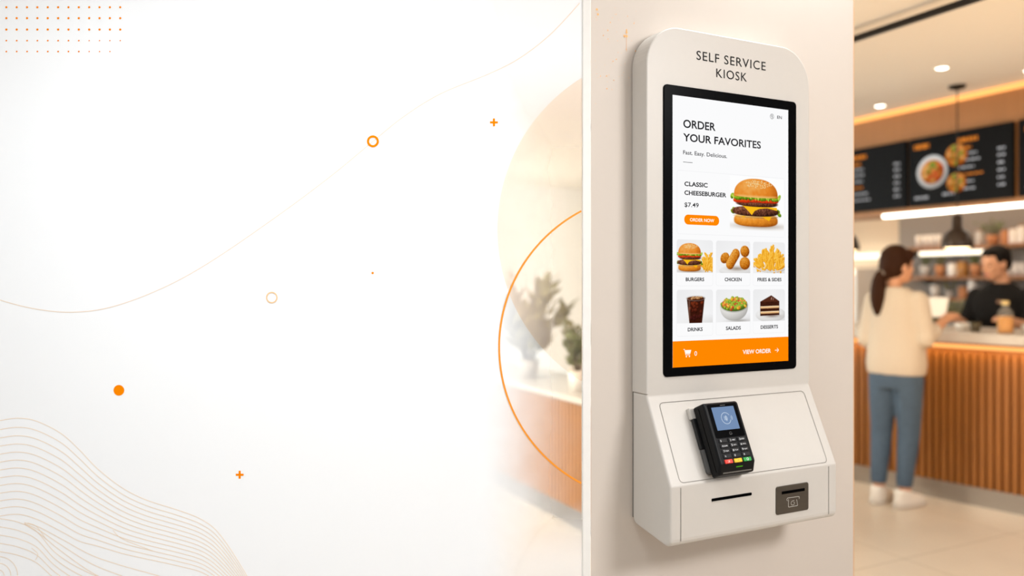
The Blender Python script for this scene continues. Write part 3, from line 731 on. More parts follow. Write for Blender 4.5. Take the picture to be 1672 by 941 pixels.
g = (-TL / 2 + .012, TH - .008); nr = Vector((0, -.555, .832))
def chamf(bm, x0, x1, t, w, lift):
    c0 = Vector((0, g[0], g[1])) + Vector((0, .832, .555)) * t + nr * lift
    a = [c0 + Vector((x, 0, 0)) + Vector((0, .832, .555)) * s for x, s in ((x0, -w), (x1, -w), (x1, w), (x0, w))]
    bm.faces.new([bm.verts.new(q) for q in a])
b = NB(); chamf(b, -.006, .015, .004, .0014, .0006); part('status_light', b, ME('led_green', (90, 180, 40), .7), term, True, label='small green light')
b = NB(); chamf(b, -.046, .046, -.0085, .0016, .0006); part('card_slot', b, M('slot_edge', (120, 118, 114), .35, metal=.5), term, True, label='card slot edge')

# ================================================================== SERVING COUNTER (right)
P0 = Vector((4.7983, 3.4031, 0)); CA = math.atan2(1.0684, -.2274)
counter = root('serving_counter', 'long wood slat serving counter with pale stone top and glowing amber strip', 'counter', P0, (0, 0, CA))
# local: x runs away from the camera along the counter, -y is into the serving side, +y faces the customers
A0, A1 = -1.9, 2.3
b = NB(); bx(b, ((A0 + A1) / 2, -.36, .575), (A1 - A0, .68, .91)); part('cabinet_body', b, OAK, counter, True)
b = NB(); n = int((A1 - A0) / .046)
for i in range(n): bx(b, (A0 + .023 + i * .046, -.010, .545), (.028, .022, .85))
part('slat_front', b, OAK, counter, True, label='vertical wood slats')
b = NB(); bx(b, ((A0 + A1) / 2, -.02, .06), (A1 - A0, .036, .12)); part('kick_plate', b, STEEL, counter, True)
b = NB(); bx(b, ((A0 + A1) / 2, -.350, 1.068), (A1 - A0 + .06, .81, .064), .006); part('worktop', b, SLABM, counter, True)
b = NB(); bx(b, ((A0 + A1) / 2, .012, 1.010), (A1 - A0, .016, .022)); part('led_strip', b, LEDO, counter, True, label='amber light strip')
WC = WM[counter.name]
def on_counter(a, d, z=1.100): return WC @ Vector((a, -d, z))

# bulkhead with menu boards over the counter
bh = root('menu_bulkhead', 'wood panelled bulkhead hanging below the ceiling over the counter', 'bulkhead', (5.50, 3.9, 1.95))
b = NB(); bx(b, (5.50, 3.9, 2.335), (.36, 5.6, .77)); part('wood_panel', b, OAKL, bh)
b = NB(); bx(b, (5.310, 3.9, 2.728), (.022, 5.6, .034)); part('led_strip', b, LEDO, bh, label='amber light strip at the ceiling')
b = NB(); bx(b, (5.34, 2.75, 1.938), (.05, 1.19, .024)); part('light_bar', b, LEDW, bh, label='white light bar')
b = NB(); bx(b, (5.34, 3.775, 1.938), (.05, .80, .024)); part('light_bar', b, LEDW, bh, label='white light bar')
MB_ = M('board_black', (10, 11, 14), .5, var=.08, spec=.1); MT = ME('board_text', (206, 204, 204), .75); MO = ME('board_orange', (240, 140, 50), .85)
def paint_dish(p, cx, cy, r, seed, plate=True):
    rs = np.random.RandomState(seed)
    if plate: p.blob(cx, cy, r, r, (170, 166, 160), (228, 224, 218), (250, 248, 244))
    q = .76 if plate else 1.0
    p.blob(cx, cy, r * q, r * q * .95, (150, 70, 16), (216, 130, 56), (244, 190, 120), nz=.8, cells=12, seed=seed)
    for i in range(16):
        a = rs.rand() * 2 * PI; k = rs.rand() ** .5 * r * q * .75
        cc = [((150, 80, 20), (236, 170, 90), (252, 220, 170)), ((60, 90, 20), (120, 150, 50), (170, 200, 90)), ((130, 40, 10), (206, 90, 40), (240, 150, 100))][rs.randint(3)]
        p.blob(cx + k * math.cos(a), cy + k * math.sin(a), r * .22, r * .16, *cc, rot=rs.rand() * 3)
def board(y0, y1, side, label):
    """menu board on the plane x = 5.30; reads from -x, so text x runs with -y"""
    w = y1 - y0; o = root('menu_board', label, 'menu board', (5.29, (y0 + y1) / 2, 1.988), (0, 0, -PI / 2), 'menu boards over the counter')
    b = NB(); bx(b, (0, .004, .252), (w, .03, .504), .003); part('panel', b, MB_, o, True)
    h = .504; yq = -.0125
    t = NB(); hd = NB(); rs = np.random.RandomState(int(w * 100))
    def line(bm, x, z, l, hh):
        n = max(1, int(l / .03)); xx = x
        while xx < x + l:
            ww = min(.012 + .03 * rs.rand(), x + l - xx); flat(bm, [(xx, z), (xx + ww, z), (xx + ww, z + hh), (xx, z + hh)], yq); xx += ww + .008
    tx = w * (.50 if side == 'wide' else .36) - w / 2
    line(hd, tx, h - .085, .15, .03); line(hd, tx, h - .135, .10, .018)
    if side == 'wide': line(hd, -w / 2 + .045, h - .085, .12, .034); line(t, -w / 2 + .05, .05, .11, .018); line(t, -w / 2 + .27, .06, .09, .016)
    for k, z in enumerate((.33, .285, .235, .185, .135, .085)):
        line(t if k != 3 else hd, tx + (0 if k not in (2,) else .01), z, .10 + .09 * rs.rand(), .013); line(t, w / 2 - .10, z, .05, .016)
    part('menu_text', t, MT, o, True); part('menu_heading', hd, MO, o, True, label='orange headings')
    pm = MPIC('board_picture', .85)
    for cx, cz, r, pt in (((-w / 2 + .19, .24, .125, True), (-w / 2 + .375, .335, .085, False), (-w / 2 + .375, .14, .075, False)) if side == 'wide' else ((-w / 2 + .11, .33, .075, False), (-w / 2 + .11, .15, .07, False))):
        p = Pic(1, 44, (24, 23, 24)); paint_dish(p, .5, .5, .49, int(abs(cx) * 997), pt)
        b = NB(); p.mesh(b, cx - r, cz - r, cx + r, cz + r, yq - .001)
        bad = [f for f in b.faces if math.hypot(f.calc_center_median().x - cx, f.calc_center_median().z - cz) > r * .98]
        bmesh.ops.delete(b, geom=bad, context='FACES'); part('dish_picture', b, pm, o, True)
    return o
board(3.9450, 4.720, 'narrow', 'black menu board nearest the column, with two food pictures and small white lines')
board(3.155, 3.920, 'wide', 'black menu board with large white plate of food, right of the narrow board')
board(2.34, 3.120, 'wide', 'black menu board cut off by the right edge of the photo')

# pendants over the counter
def pendant(x, y, label):
    o = root('pendant_lamp', label, 'pendant lamp', (x, y, 2.75), group='pendant lamps over the counter')
    zr = 1.655 - 2.75
    b = NB(); lathe(b, [(.004, zr + .235), (.004, -.02)], n=10); part('cord', b, BLKM, o, True)
    b = NB(); lathe(b, [(0, 0), (.055, 0), (.05, -.018), (.012, -.03), (0, -.03)], n=20); part('ceiling_rose', b, BLKM, o, True)
    b = NB(); lathe(b, [(.098, zr), (.100, zr + .008), (.094, zr + .05), (.078, zr + .095), (.05, zr + .122), (.034, zr + .13), (.032, zr + .21), (.022, zr + .225), (0, zr + .228)], n=28)
    lathe(b, [(.096, zr + .001), (.09, zr + .048), (.074, zr + .092), (.03, zr + .12), (0, zr + .124)], n=28); part('lamp_shade', b, M('dark_bronze', (58, 46, 38), .35, metal=.5), o, True)
    b = NB(); ball(b, (0, 0, zr + .010), (.084, .084, .024)); part('bulb', b, ME('bulb_glow', (255, 222, 170), 6), o, True)
    return o
pendant(5.04, 3.38, 'bell shaped bronze pendant lamp hanging in front of the wide menu board')
pendant(4.72, 4.02, 'bronze pendant lamp half hidden by the column edge')

# ceiling fittings
dl = root('ceiling_downlight', 'round recessed ceiling downlight nearest the pendant cord', 'downlight', (4.5395, 3.1433, 2.75), group='recessed downlights')
b = NB(); lathe(b, [(.034, -.004), (.044, -.004), (.046, 0), (.033, .0)], n=28); part('trim_ring', b, CERW, dl, True)
b = NB(); lathe(b, [(0, -.003), (.034, -.003)], n=24); part('lens', b, BULB, dl, True)
dup(dl, (5.0974, 4.0251, 2.75), 'round recessed ceiling downlight above the narrow menu board'); dup(dl, (5.0807, 2.93, 2.75), 'round recessed ceiling downlight at the right edge of the photo')
tr = root('ceiling_track', 'black light track hanging under the ceiling', 'light track', (3.42, 3.2, 2.75))
b = NB(); bx(b, (3.42, 3.2, 2.693), (.028, 4.6, .030), .003); part('rail', b, BLKM, tr)
for y in (1.6, 2.15, 2.95, 3.9, 4.9):
    b = NB(); bx(b, (3.42, y, 2.73), (.014, .014, .045)); bx(b, (3.42, y, 2.746), (.05, .07, .008)); part('rail_hanger', b, BLKM, tr)

# ================================================================== BACK SHELVES
def shelf(y0, y1, z, label):
    o = root('wall_shelf', label, 'shelf', (6.66, (y0 + y1) / 2, z), group='shelves on the grey wall')
    b = NB(); bx(b, (6.51, (y0 + y1) / 2, z - .014), (.30, y1 - y0, .028), .003); part('board', b, SHELF, o)
    for y in (y0 + .15, y1 - .15):
        b = NB(); bx(b, (6.60, y, z - .045), (.12, .02, .034)); part('bracket', b, BLKM, o)
    return o
s1 = shelf(2.6, 4.32, 1.735, 'upper wood shelf right of the pendant lamp'); s2 = shelf(2.6, 4.85, 1.475, 'middle wood shelf behind the man'); s3 = shelf(2.6, 4.85, 1.292, 'lower wood shelf behind the woman and man')
s4 = shelf(4.36, 4.95, 1.735, 'short upper shelf holding white cups above the woman')
b = NB(); bx(b, (6.33, 4.28, 1.676), (.03, .62, .036)); solo('shelf_light', b, LEDS, 'bright light bar under the upper shelf beside the pendant', 'light bar', (6.40, 4.28, 1.69))
b = NB(); bx(b, (6.62, 5.55, 1.685), (.05, .85, .05)); solo('wall_light', b, LEDS, 'warm light bar on the cream wall behind the pony tail', 'light bar', (6.62, 5.55, 1.68))
def pot_plant(name, label, cat, loc, r, h, potm, leafm, nl, ll, seed, group=None, spread=.8):
    o = root(name, label, cat, loc, group=group); rs = np.random.RandomState(seed)
    b = NB(); lathe(b, [(0, 0), (r * .78, 0), (r, h), (r * .9, h), (r * .86, h - .012), (0, h - .012)], n=20); part('pot', b, potm, o, True)
    b = NB(); lathe(b, [(0, h - .011), (r * .86, h - .011)], n=18); part('soil', b, SOIL, o, True)
    lf = NB(); st = NB()
    for i in range(nl):
        a = rs.rand() * 2 * PI; tl = rs.rand() * spread; L = ll * (.6 + .4 * rs.rand())
        p0 = Vector((math.cos(a) * r * .3, math.sin(a) * r * .3, h - .012)); dr = Vector((math.cos(a) * math.sin(tl), math.sin(a) * math.sin(tl), math.cos(tl)))
        pts = [p0 + dr * L * t + Vector((math.cos(a), math.sin(a), 0)) * L * .12 * t * t for t in (0, .35, .7, 1)]
        tube(st, pts, [.004, .003, .002, .001], 5)
        for k in range(9):
            t = .22 + .78 * k / 8; q = pts[0].lerp(pts[3], t); a2 = a + rs.randn() * .9 + (PI if k % 2 else 0) * .5
            ld = (dr * .75 + Vector((math.cos(a2 + k * 2.4), math.sin(a2 + k * 2.4), .05)) * .75).normalized(); ln = ll * (.16 + .10 * rs.rand()); sd = ld.cross(Vector((rs.randn(), rs.randn(), rs.randn()))).normalized() * ln * .22
            nrm = ld.cross(sd).normalized() * ln * .05
            V = [lf.verts.new(c) for c in (q, q + ld * ln * .4 + sd, q + ld * ln * .45 + nrm, q + ld * ln * .4 - sd, q + ld * ln)]
            lf.faces.new((V[0], V[1], V[2])); lf.faces.new((V[0], V[2], V[3])); lf.faces.new((V[1], V[4], V[2])); lf.faces.new((V[2], V[4], V[3]))
    part('stem', st, STEM, o, True); part('foliage', lf, leafm, o, True)
    return o
def jar(label, loc, r, h, m, group=None, lid=None):
    o = root('storage_jar', label, 'jar', loc, group=group)
    b = NB(); lathe(b, [(0, 0), (r * .94, 0), (r, h * .1), (r, h * .82), (r * .8, h * .9), (r * .8, h * .94), (0, h * .94)], n=18); part('jar_body', b, m, o, True)
    b = NB(); lathe(b, [(r * .84, h * .93), (r * .86, h), (0, h)], n=18); part('lid', b, lid or SHELF, o, True); return o
def cup(label, loc, r, h, m, group=None):
    o = root('cup', label, 'cup', loc, group=group)
    b = NB(); lathe(b, [(0, 0), (r * .75, 0), (r, h), (r * .92, h), (r * .68, h * .06), (0, h * .06)], n=18); part('cup_body', b, m, o, True)
    b = NB(); tube(b, [(r * .85, 0, h * .75), (r * 1.4, 0, h * .7), (r * 1.45, 0, h * .4), (r * .8, 0, h * .28)], .004, 6); part('handle', b, m, o, True); return o
sy = lambda u: (lambda s: 6.45 * (.8949 - .4462 * s) / (.4462 + .8949 * s))((u - 836) / 1277)
for u, m, h, lb in ((1600, CERG, .13, 'grey canister first on the upper shelf from the pendant'), (1641, TERRA, .12, 'terracotta canister on the upper shelf above the man'), (1655, CERW, .13, 'pale canister on the upper shelf right of the terracotta one'), (1669, CERW, .15, 'tall white canister on the upper shelf at the right edge')):
    jar(lb, (6.45, sy(u), 1.735), .034, h, m, 'canisters on the upper shelf')
pot_plant('potted_plant', 'small bushy plant on the upper shelf between the canisters', 'plant', (6.45, sy(1621), 1.735), .05, .08, TERRA, LEAF, 9, .16, 3)
for u, lb in ((1500, 'first from the left'), (1511, 'second from the left'), (1521, 'third from the left'), (1532, 'rightmost')):
    cup('white cup on the short upper shelf, ' + lb, (6.45, sy(u), 1.735), .026, .11, CERW, 'white cups on the short shelf')
for i, (u, m, lm, lb) in enumerate(((1511, CERG, LEAF, 'plant in grey pot on the middle shelf, nearest the woman'), (1535, TERRA, LEAFD, 'plant in terracotta pot on the middle shelf, second from the woman'), (1593, TERRA, LEAF, 'plant in terracotta pot on the middle shelf beside the man'))):
    pot_plant('potted_plant', lb, 'plant', (6.45, sy(u), 1.475), .045, .10, m, lm, 9, .13, 20 + i, spread=.5)
jar('pale jar on the middle shelf between the plants', (6.45, sy(1556), 1.475), .042, .12, CERW); jar('amber jar on the middle shelf between the plants', (6.45, sy(1572), 1.475), .045, .13, JARM)
for u, lb in ((1648, 'nearest the man'), (1659, 'in the middle of three'), (1670, 'at the right edge')): cup('white cup on the middle shelf right of the man, ' + lb, (6.45, sy(u), 1.475), .027, .11, CERW, 'white cups on the middle shelf')
cup('white cup on the lower shelf nearest the woman', (6.45, sy(1528), 1.292), .045, .11, CERW); jar('small terracotta jar on the lower shelf', (6.45, sy(1573), 1.292), .04, .10, TERRA)
jar('tall white jar on the lower shelf beside the man', (6.45, sy(1588), 1.292), .035, .17, CERW); pot_plant('potted_plant', 'small plant on the lower shelf between cup and terracotta jar', 'plant', (6.45, sy(1551), 1.292), .035, .06, CERG, LEAFD, 8, .10, 31, spread=.45)
# back worktop with plants and machine
bc = root('back_counter', 'grey back counter along the wall behind the serving staff', 'counter', (6.42, 3.9, 0))
b = NB(); bx(b, (6.40, 3.9, .46), (.46, 4.2, .92)); part('cabinet_body', b, GREYW, bc)
b = NB(); bx(b, (6.385, 3.9, .94), (.52, 4.24, .04), .004); part('worktop', b, SLABM, bc)
for i, (u, lb) in enumerate(((1542, 'leafy plant on the back counter right of the woman'), (1574, 'leafy plant on the back counter midway between woman and man'))):
    pot_plant('potted_plant', lb, 'plant', (6.36, sy(u), .96), .05, .10, CERG, LEAFD, 12, .22, 40 + i, spread=.26)
fr = root('display_fridge', 'white lit drinks fridge on the back counter left of the woman', 'fridge', (6.42, 5.42, .96))
b = NB(); bx(b, (6.42, 5.42, 1.26), (.40, .50, .60), .01); part('cabinet', b, CERW, fr)
b = NB(); bx(b, (6.216, 5.42, 1.24), (.012, .40, .42), .003); part('door', b, ME('fridge_glow', (226, 238, 250), 1.0), fr, label='lit glass door')
b = NB(); bx(b, (6.216, 5.42, 1.525), (.014, .46, .05), .003); part('light_panel', b, LEDS, fr)
# ------------------------------------------------ things on the serving counter
def bottle():
    q = on_counter(-.41, .10); o = root('juice_bottle', 'glass bottle of orange juice standing on the counter in front of the man', 'bottle', q)
    b = NB(); lathe(b, [(0, 0), (.043, 0), (.046, .01), (.046, .115), (.040, .14), (.020, .165), (.018, .19), (0, .19)], n=22); part('glass', b, GLS, o, True)
    b = NB(); lathe(b, [(0, .004), (.041, .004), (.044, .012), (.044, .108), (0, .108)], n=22); part('juice', b, JUICE, o, True)
    b = NB(); lathe(b, [(.021, .182), (.021, .205), (0, .207)], n=16); part('cap', b, M('cream_cap', (226, 196, 130), .5), o, True)
bottle()
q = on_counter(.13, .27); ps = root('order_screen', 'white tilted order screen on the counter right of the woman', 'screen', q, (0, 0, .3))
b = NB(); bx(b, (0, 0, .008), (.12, .16, .016), .004); part('foot', b, CERW, ps, True)
b = NB(); bx(b, (0, 0, .07), (.03, .04, .12), .004); part('neck', b, CERW, ps, True)
b = NB(); bx(b, (0, 0, 0), (.02, .24, .15), .006, 2, Matrix.Translation((0, 0, .15)) @ Matrix.Rotation(.5, 4, 'Y')); part('panel', b, CERW, ps, True)
cup('small pale bowl on the counter beside the man’s hand'.replace('’', "'"), on_counter(-.10, .26), .055, .05, CERW); cup('dark cup on the counter beside the pale bowl', on_counter(-.21, .17), .035, .06, M('dark_cup', (84, 74, 50), .5)); cup('pale cup on the counter right of the juice bottle', on_counter(-.53, .14), .045, .06, CERG)

# ================================================================== PEOPLE (local frame: facing +x, left is +y)
def person(o, H, head_yaw, arms, feet, cfg):
    s = H / 1.66; fem = cfg['fem']
    bm = NB()
    # head, built about the neck pivot and turned
    hb = NB()
    ball(hb, (.005, 0, .165), (.095, .074, .100)); ball(hb, (.030, 0, .095), (.068, .058, .075)); ball(hb, (.056, 0, .058), (.038, .038, .034))
    ball(hb, (.096, 0, .118), (.022, .012, .026)); ball(hb, (.108, 0, .108), (.011, .013, .010)); ball(hb, (.082, 0, .160), (.018, .05, .014))
    for q in (-1, 1): ball(hb, (.004, q * .074, .125), (.020, .009, .031), (0, 0, q * .25)); ball(hb, (.066, q * .036, .108), (.026, .022, .022))
    ball(hb, (.092, 0, .078), (.012, .026, .007)); ball(hb, (.090, 0, .067), (.012, .022, .008))
    limb(hb, [(-.012, 0, .10), (-.022, 0, .0), (-.028, 0, -.06)], [.046, .049, .056])
    HM = Matrix.Translation((.0, 0, 1.415)) @ Matrix.Rotation(head_yaw, 4, 'Z') @ Matrix.Rotation(cfg.get('nod', 0), 4, 'Y')
    hb.transform(HM); me = bpy.data.meshes.new('t'); hb.to_mesh(me); hb.free(); bm.from_mesh(me); bpy.data.meshes.remove(me)
    sh = .145 if fem else .172; hp = .130 if fem else .15
    def torso(b_, g):
        loft(b_, [(-.005, 0, .80, .095 + g, hp + g), (-.005, 0, .90, .105 + g, hp + .012 + g), (0, 0, 1.00, .092 + g, hp - .02 + g), (.0, 0, 1.10, .09 + g, hp - .028 + g), (.0, 0, 1.20, .10 + g, sh - .02 + g), (-.008, 0, 1.29, .098 + g, sh - .005 + g), (-.015, 0, 1.345, .08 + g, sh - .035 + g), (-.02, 0, 1.385, .06 + g, .095 + g), (-.022, 0, 1.41, .05 + g, .06 + g)])
    torso(bm, 0)
    for i, q in enumerate((1, -1)):
        S, E_, W_ = (Vector(k) for k in arms[i]); S0 = S * 1
        limb(bm, [S0, S0.lerp(E_, .5), E_, E_.lerp(W_, .35), W_], [.052, .046, .040, .038, .026])
        # hand: palm, thumb, four unequal curled fingers
        d = (W_ - E_).normalized(); side = Vector((0, 0, 1)).cross(d); side = side.normalized() if side.length > .1 else Vector((0, 1, 0)); side *= q; dn = d.cross(side) * q; dn = dn if dn.z < 0 else -dn
        pc = W_ + d * .045; limb(bm, [W_, pc - side * .012, pc + d * .03 - side * .016], [.024, .022, .019]); limb(bm, [W_, pc + side * .012, pc + d * .03 + side * .016], [.024, .022, .019])
        for k, ln in enumerate((.062, .072, .068, .052)):
            r0 = pc + d * .034 + side * (-.030 + .020 * k); a = r0 + d * ln * .45 + dn * .004; c_ = a + d * ln * .32 + dn * ln * .18; e = c_ + d * ln * .16 + dn * ln * .24
            limb(bm, [r0, a, c_, e], [.0100, .0095, .0088, .0078], 8)
        tr_ = W_ + d * .022 - side * .024; limb(bm, [tr_, tr_ - side * .022 + d * .026 + dn * .006, tr_ - side * .024 + d * .055 + dn * .014], [.013, .0105, .009], 8)
    for i, q in enumerate((1, -1)):
        fx, fy, fa = feet[i]
        hpz = Vector((0, q * .085, .84)); kn = Vector((fx * .5 + .015, (fy + q * .085) / 2 + q * .004, .475)); an = Vector((fx - .01, fy, .085))
        limb(bm, [hpz, hpz.lerp(kn, .5), kn, kn.lerp(an, .3), kn.lerp(an, .7), an], [.072, .066, .054, .050, .040, .035])
        fd = Vector((math.cos(fa), math.sin(fa), 0)); limb(bm, [an - Vector((0, 0, .04)), an + fd * .07 - Vector((0, 0, .05)), an + fd * .13 - Vector((0, 0, .055))], [.036, .034, .028])
    bm.transform(Matrix.Scale(s, 4)); fb = fuse(bm, .0048, 2)
    eyes = [HM @ Vector((.083, q * .033, .137)) * 1 for q in (-1, 1)]; eyes = [e * s for e in eyes]; mouth = HM @ Vector((.098, 0, .072)) * s
    for f in fb.faces:
        cc = f.calc_center_median()
        if any((cc - e).length < .0085 for e in eyes): f.material_index = 1
        elif abs(cc.z - mouth.z) < .009 and (cc - mouth).length < .026: f.material_index = 2
    part('body', fb, [SKIN, EYEM, LIP], o, True)
    return HM, s, torso
SC4 = lambda bm, s: (bm.transform(Matrix.Scale(s, 4)), bm)[1]
def garment(name, bm, s, mat, o, vox=.009, cuts=(), label=None):
    SC4(bm, s); fb = fuse(bm, vox, 3)
    for co, no in cuts:
        bmesh.ops.bisect_plane(fb, geom=fb.verts[:] + fb.edges[:] + fb.faces[:], plane_co=Vector(co) * s, plane_no=no, clear_outer=True)
    return part(name, fb, mat, o, True, label=label)
# --- woman at the counter, seen from behind
wo = root('person', 'woman in cream sweater and blue jeans standing at the counter, brown hair in a ponytail', 'person', (4.44, 3.385, 0), (0, 0, math.radians(10)), 'people at the counter')
warm = [((-.005, .140, 1.325), (-.03, .185, 1.07), (.12, .12, 1.10)), ((-.005, -.140, 1.325), (-.015, -.190, 1.09), (.20, -.205, 1.195))]
wfeet = [(-.035, .095, .10), (-.005, -.060, -.22)]
HM, s, torso = person(wo, 1.635, -.50, warm, wfeet, dict(fem=True))
b = NB(); loft(b, [(-.005, 0, .85, .124, .176), (-.005, 0, .92, .130, .186), (-.003, 0, 1.01, .126, .178), (0, 0, 1.12, .120, .166), (0, 0, 1.22, .120, .158), (-.008, 0, 1.30, .110, .156), (-.018, 0, 1.355, .09, .128), (-.024, 0, 1.392, .078, .106), (-.026, 0, 1.414, .064, .076)])
for i, (S, E_, W_) in enumerate(warm):
    S, E_, W_ = Vector(S), Vector(E_), Vector(W_); limb(b, [S, S.lerp(E_, .5), E_, E_.lerp(W_, .42)], [.066, .064, .060, .052])
garment('sweater', b, s, SWEAT, wo, .009)
b = NB(); loft(b, [(-.005, 0, .76, .110, .146), (-.005, 0, .84, .118, .162), (-.003, 0, .93, .112, .155)])
for i, q in enumerate((1, -1)):
    fx, fy, fa = wfeet[i]; hpz = Vector((-.01, q * .080, .82)); kn = Vector((fx * .5 + .01, (fy + q * .085) / 2 + q * .004, .475)); an = Vector((fx - .012, fy, .15))
    limb(b, [hpz, hpz.lerp(kn, .45), kn, kn.lerp(an, .4), an], [.094, .084, .068, .062, .050])
garment('jeans', b, s, JEAN, wo, .009, [((0, 0, .135), (0, 0, -1))])
def shoe(o, fx, fy, fa, m, ms, s):
    SMx = Matrix.Translation((fx - .01, fy, 0)) @ Matrix.Rotation(fa, 4, 'Z')
    b = NB(); loft(b, [(.045, 0, .018, .135, .044), (.045, 0, .045, .130, .043), (.028, 0, .068, .108, .040), (-.004, 0, .088, .070, .038), (-.022, 0, .112, .046, .036)], pw=2.6); b.transform(Matrix.Scale(s, 4) @ SMx)
    sh_ = part('shoe', b, m, o, True)
    b = NB(); loft(b, [(.045, 0, 0.0, .134, .044), (.045, 0, .010, .139, .048), (.045, 0, .024, .139, .048)], pw=2.6); b.transform(Matrix.Scale(s, 4) @ SMx); part('sole', b, ms, sh_, True)
for fx, fy, fa in wfeet: shoe(wo, fx, fy, fa, SHOE, SOLE, s)
b = NB(); ball(b, (-.010, 0, .172), (.102, .086, .106)); ball(b, (-.035, 0, .130), (.080, .078, .085)); ball(b, (-.075, 0, .085), (.035, .045, .04))
for q in (-1, 1): ball(b, (.045, q * .055, .205), (.045, .03, .04))
limb(b, [(-.085, 0, .10), (-.110, .006, .075), (-.118, .008, .04), (-.120, .010, .0), (-.120, .012, -.04), (-.120, .012, -.08), (-.118, .012, -.12), (-.114, .012, -.16), (-.110, .012, -.19)], [.030, .034, .042, .048, .051, .050, .045, .034, .018])
b.transform(HM); SC4(b, s); fb = fuse(b, .006, 3)
hr = part('hair', fb, HAIR, wo, True, label='brown hair tied in a low ponytail')
b = NB(); ball(b, (-.105, .006, .085), (.020, .036, .034)); b.transform(Matrix.Scale(s, 4) @ HM); part('hair_tie', b, M('grey_tie', (120, 108, 98), .6), hr, True)
# --- man serving
mo = root('person', 'man in black polo shirt behind the counter, short black hair, looking down', 'person', (5.78, 3.55, 0), (0, 0, math.radians(186)), 'people at the counter')
marm = [((-.010, .172, 1.320), (.02, .225, 1.09), (.28, .20, 1.150)), ((-.010, -.172, 1.320), (.04, -.225, 1.09), (.30, -.16, 1.150))]
mfeet = [(0, .11, .15), (0, -.11, -.15)]
HM, s, torso = person(mo, 1.67, -.42, marm, mfeet, dict(fem=False, nod=.18))
b = NB(); torso(b, .020)
for S, E_, W_ in marm: S, E_ = Vector(S), Vector(E_); limb(b, [S, S.lerp(E_, .45), S.lerp(E_, .82)], [.056, .056, .060])
pol = garment('polo_shirt', b, s, POLO, mo, .009)
b = NB(); lathe(b, [(.062, 0), (.070, .028), (.066, .030), (.058, .004)], n=20); b.transform(Matrix.Scale(s, 4) @ Matrix.Translation((-.012, 0, 1.385)) @ Matrix.Rotation(.25, 4, 'Y')); part('collar', b, POLO, pol, True)
b = NB(); bx(b, (.1225, .075, 1.275), (.006, .07, .020), .002); SC4(b, s); part('name_badge', b, M('bronze_badge', (150, 112, 84), .5), pol, True, label='small bronze badge')
b = NB(); loft(b, [(-.005, 0, .76, .108, .158), (-.005, 0, .86, .118, .172), (-.003, 0, .98, .105, .158)])
for i, q in enumerate((1, -1)):
    fx, fy, fa = mfeet[i]; hpz = Vector((-.01, q * .088, .82)); kn = Vector((.015, fy, .475)); an = Vector((fx - .012, fy, .09)); limb(b, [hpz, hpz.lerp(kn, .45), kn, an], [.101, .092, .074, .062])
garment('trousers', b, s, TROU, mo, .010)
for fx, fy, fa in mfeet: shoe(mo, fx, fy, fa, TROU, TROU, s)
b = NB(); ball(b, (-.014, 0, .190), (.098, .080, .088)); ball(b, (-.045, 0, .14), (.060, .072, .075)); ball(b, (.05, .01, .232), (.050, .058, .032), (0, .25, 0))
for q in (-1, 1): ball(b, (.02, q * .066, .185), (.03, .014, .045))
b.transform(HM); SC4(b, s); part('hair', fuse(b, .006, 2), HAIRB, mo, True, label='short black hair')

# ================================================================== LOW CABINET with plants (left, seen through the added pane)
lc = root('low_cabinet', 'low wood slat cabinet with pale top behind the added pane', 'cabinet', (2.62, 4.95, 0))
Y0c, Y1c = 3.45, 6.35
b = NB(); bx(b, (2.62, (Y0c + Y1c) / 2, .415), (.52, Y1c - Y0c, .63)); part('cabinet_body', b, OAKC, lc)
b = NB(); n = int((Y1c - Y0c) / .04)
for i in range(n): bx(b, (2.352, Y0c + .02 + i * .04, .415), (.02, .026, .61))
part('slat_front', b, OAKC, lc, label='vertical wood slats')
b = NB(); bx(b, (2.365, (Y0c + Y1c) / 2, .055), (.03, Y1c - Y0c, .11)); bx(b, (2.64, (Y0c + Y1c) / 2, .05), (.46, Y1c - Y0c - .02, .1)); part('kick_plate', b, M('grey_kick', (124, 120, 117), .6), lc)
b = NB(); bx(b, (2.61, (Y0c + Y1c) / 2, .745), (.58, Y1c - Y0c + .04, .034), .004); part('worktop', b, SLABM, lc)
pot_plant('potted_plant', 'tall leafy plant on the low cabinet behind the added pane', 'plant', (2.52, 4.80, .762), .075, .13, CERG, LEAFD, 34, .58, 50, spread=.52)
pot_plant('potted_plant', 'leafy plant in grey pot behind the white pot on the low cabinet', 'plant', (2.66, 4.36, .762), .06, .15, CERG, LEAFD, 14, .28, 51, spread=.33)
pot_plant('potted_plant', 'plant in white pot on the low cabinet nearest the column', 'plant', (2.46, 4.05, .762), .055, .13, CERW, LEAF, 14, .28, 53, spread=.38)
pot_plant('potted_plant', 'faint small plant at the far end of the low cabinet', 'plant', (2.54, 5.7, .762), .08, .14, CERW, LEAFD, 16, .34, 52, spread=.7)

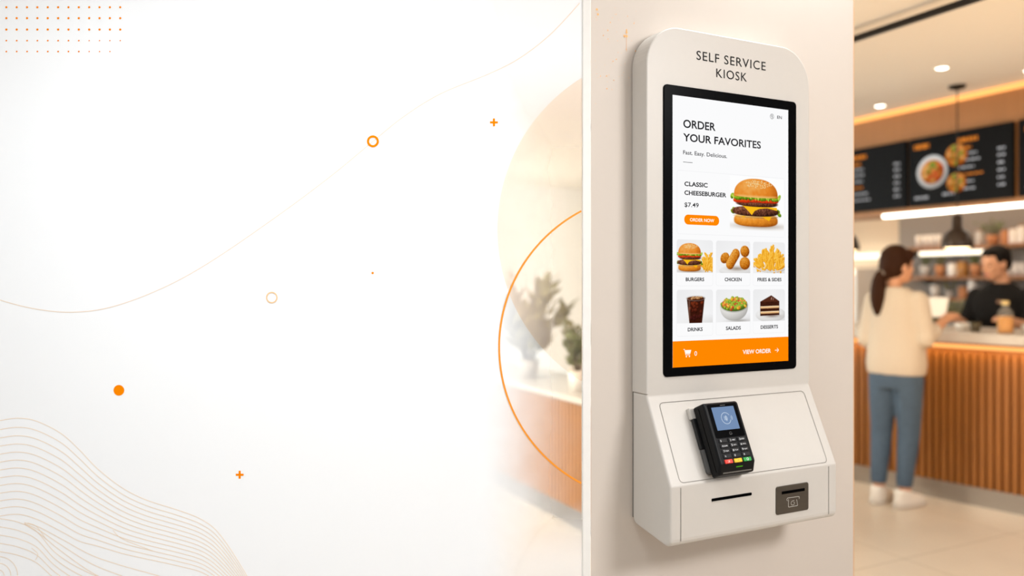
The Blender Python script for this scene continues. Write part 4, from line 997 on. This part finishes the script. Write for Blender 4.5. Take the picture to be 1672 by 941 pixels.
# ================================================================== CAMERA, LIGHT, COLOUR
cam = bpy.data.cameras.new('camera'); co = bpy.data.objects.new('camera', cam); COL.objects.link(co)
co.location = (0, 0, EYE); co.rotation_euler = (PI / 2, 0, math.atan2(FW.y, FW.x) - PI / 2)
cam.sensor_width = 36; cam.lens = 36 * 1277 / 1672; cam.shift_y = -8.5 / 1672; cam.clip_start = .05
cam.dof.use_dof = True; cam.dof.focus_distance = 2.03; cam.dof.aperture_fstop = 1.15
SC.camera = co
def area(name, loc, target, size, power, c, sy=None, spread=PI):
    l = bpy.data.lights.new(name, 'AREA'); l.energy = power; l.color = c[:3]; l.size = size; l.spread = spread
    if sy: l.shape = 'RECTANGLE'; l.size_y = sy
    o = bpy.data.objects.new(name, l); COL.objects.link(o); o.location = loc
    o.rotation_euler = (Vector(target) - Vector(loc)).to_track_quat('-Z', 'Y').to_euler(); return o
area('hall_ceiling_light', (2.25, -.70, 2.72), (1.2, 1.0, 1.1), 1.0, 114, (.97, .98, 1))
area('wall_washer', (1.72, 1.635, 2.73), (1.72, 1.66, 1.5), .7, 14, (.80, .91, 1), .05)
gl = area('counter_strip_light', on_counter(.2, -.035, .996), on_counter(.2, -.035, 0), 4.0, 4.5, (1, .68, .34), .015)
gl.rotation_euler = (0, 0, CA)
area('shop_ceiling_light', (3.5, 2.9, 2.66), (3.5, 2.9, 0), 1.4, 13, (1, .86, .60), 2.6)
area('shop_ceiling_fill', (3.6, 1.6, .8), (4.0, 2.6, 2.75), 1.2, 26, (1, .64, .30))  # added unseen fill that brightens the shop ceiling from below
area('kitchen_ceiling_light', (6.05, 3.9, 2.66), (6.05, 3.9, 0), .4, 20, (1, .82, .60), 3.0)
area('cabinet_fill', (-.6, 4.9, 2.60), (2.43, 4.7, .5), 1.6, 95, (1, .90, .74), 1.6, 1.5)  # added unseen fill aimed at the low cabinet front
pc = gp + RT * -.65
area('pane_fill', (pc.x - FW.x * 1.1, pc.y - FW.y * 1.1, 2.70), (pc.x, pc.y, 0), 1.5, 13.2, (.84, .93, 1), .2, 1.9)  # added fill that whitens the overlay pane, no fitting there
area('far_wall_fill', (1.6, 8.2, 2.66), (2.2, 9.5, 1.2), 2.6, 540, (.72, .89, 1), .8)  # added unseen fill that brightens the far wall
w = bpy.data.worlds.new('world'); SC.world = w; w.use_nodes = True
bg = w.node_tree.nodes['Background']; bg.inputs[0].default_value = (.90, .9375, 1, 1); bg.inputs[1].default_value = .66
SC.view_settings.view_transform = 'Standard'; SC.view_settings.look = 'None'; SC.view_settings.exposure = 0; SC.view_settings.gamma = 1
SC.view_settings.use_curve_mapping = False
SC.cycles.max_bounces = 8; SC.cycles.transparent_max_bounces = 16
SC.cycles.use_denoising = True
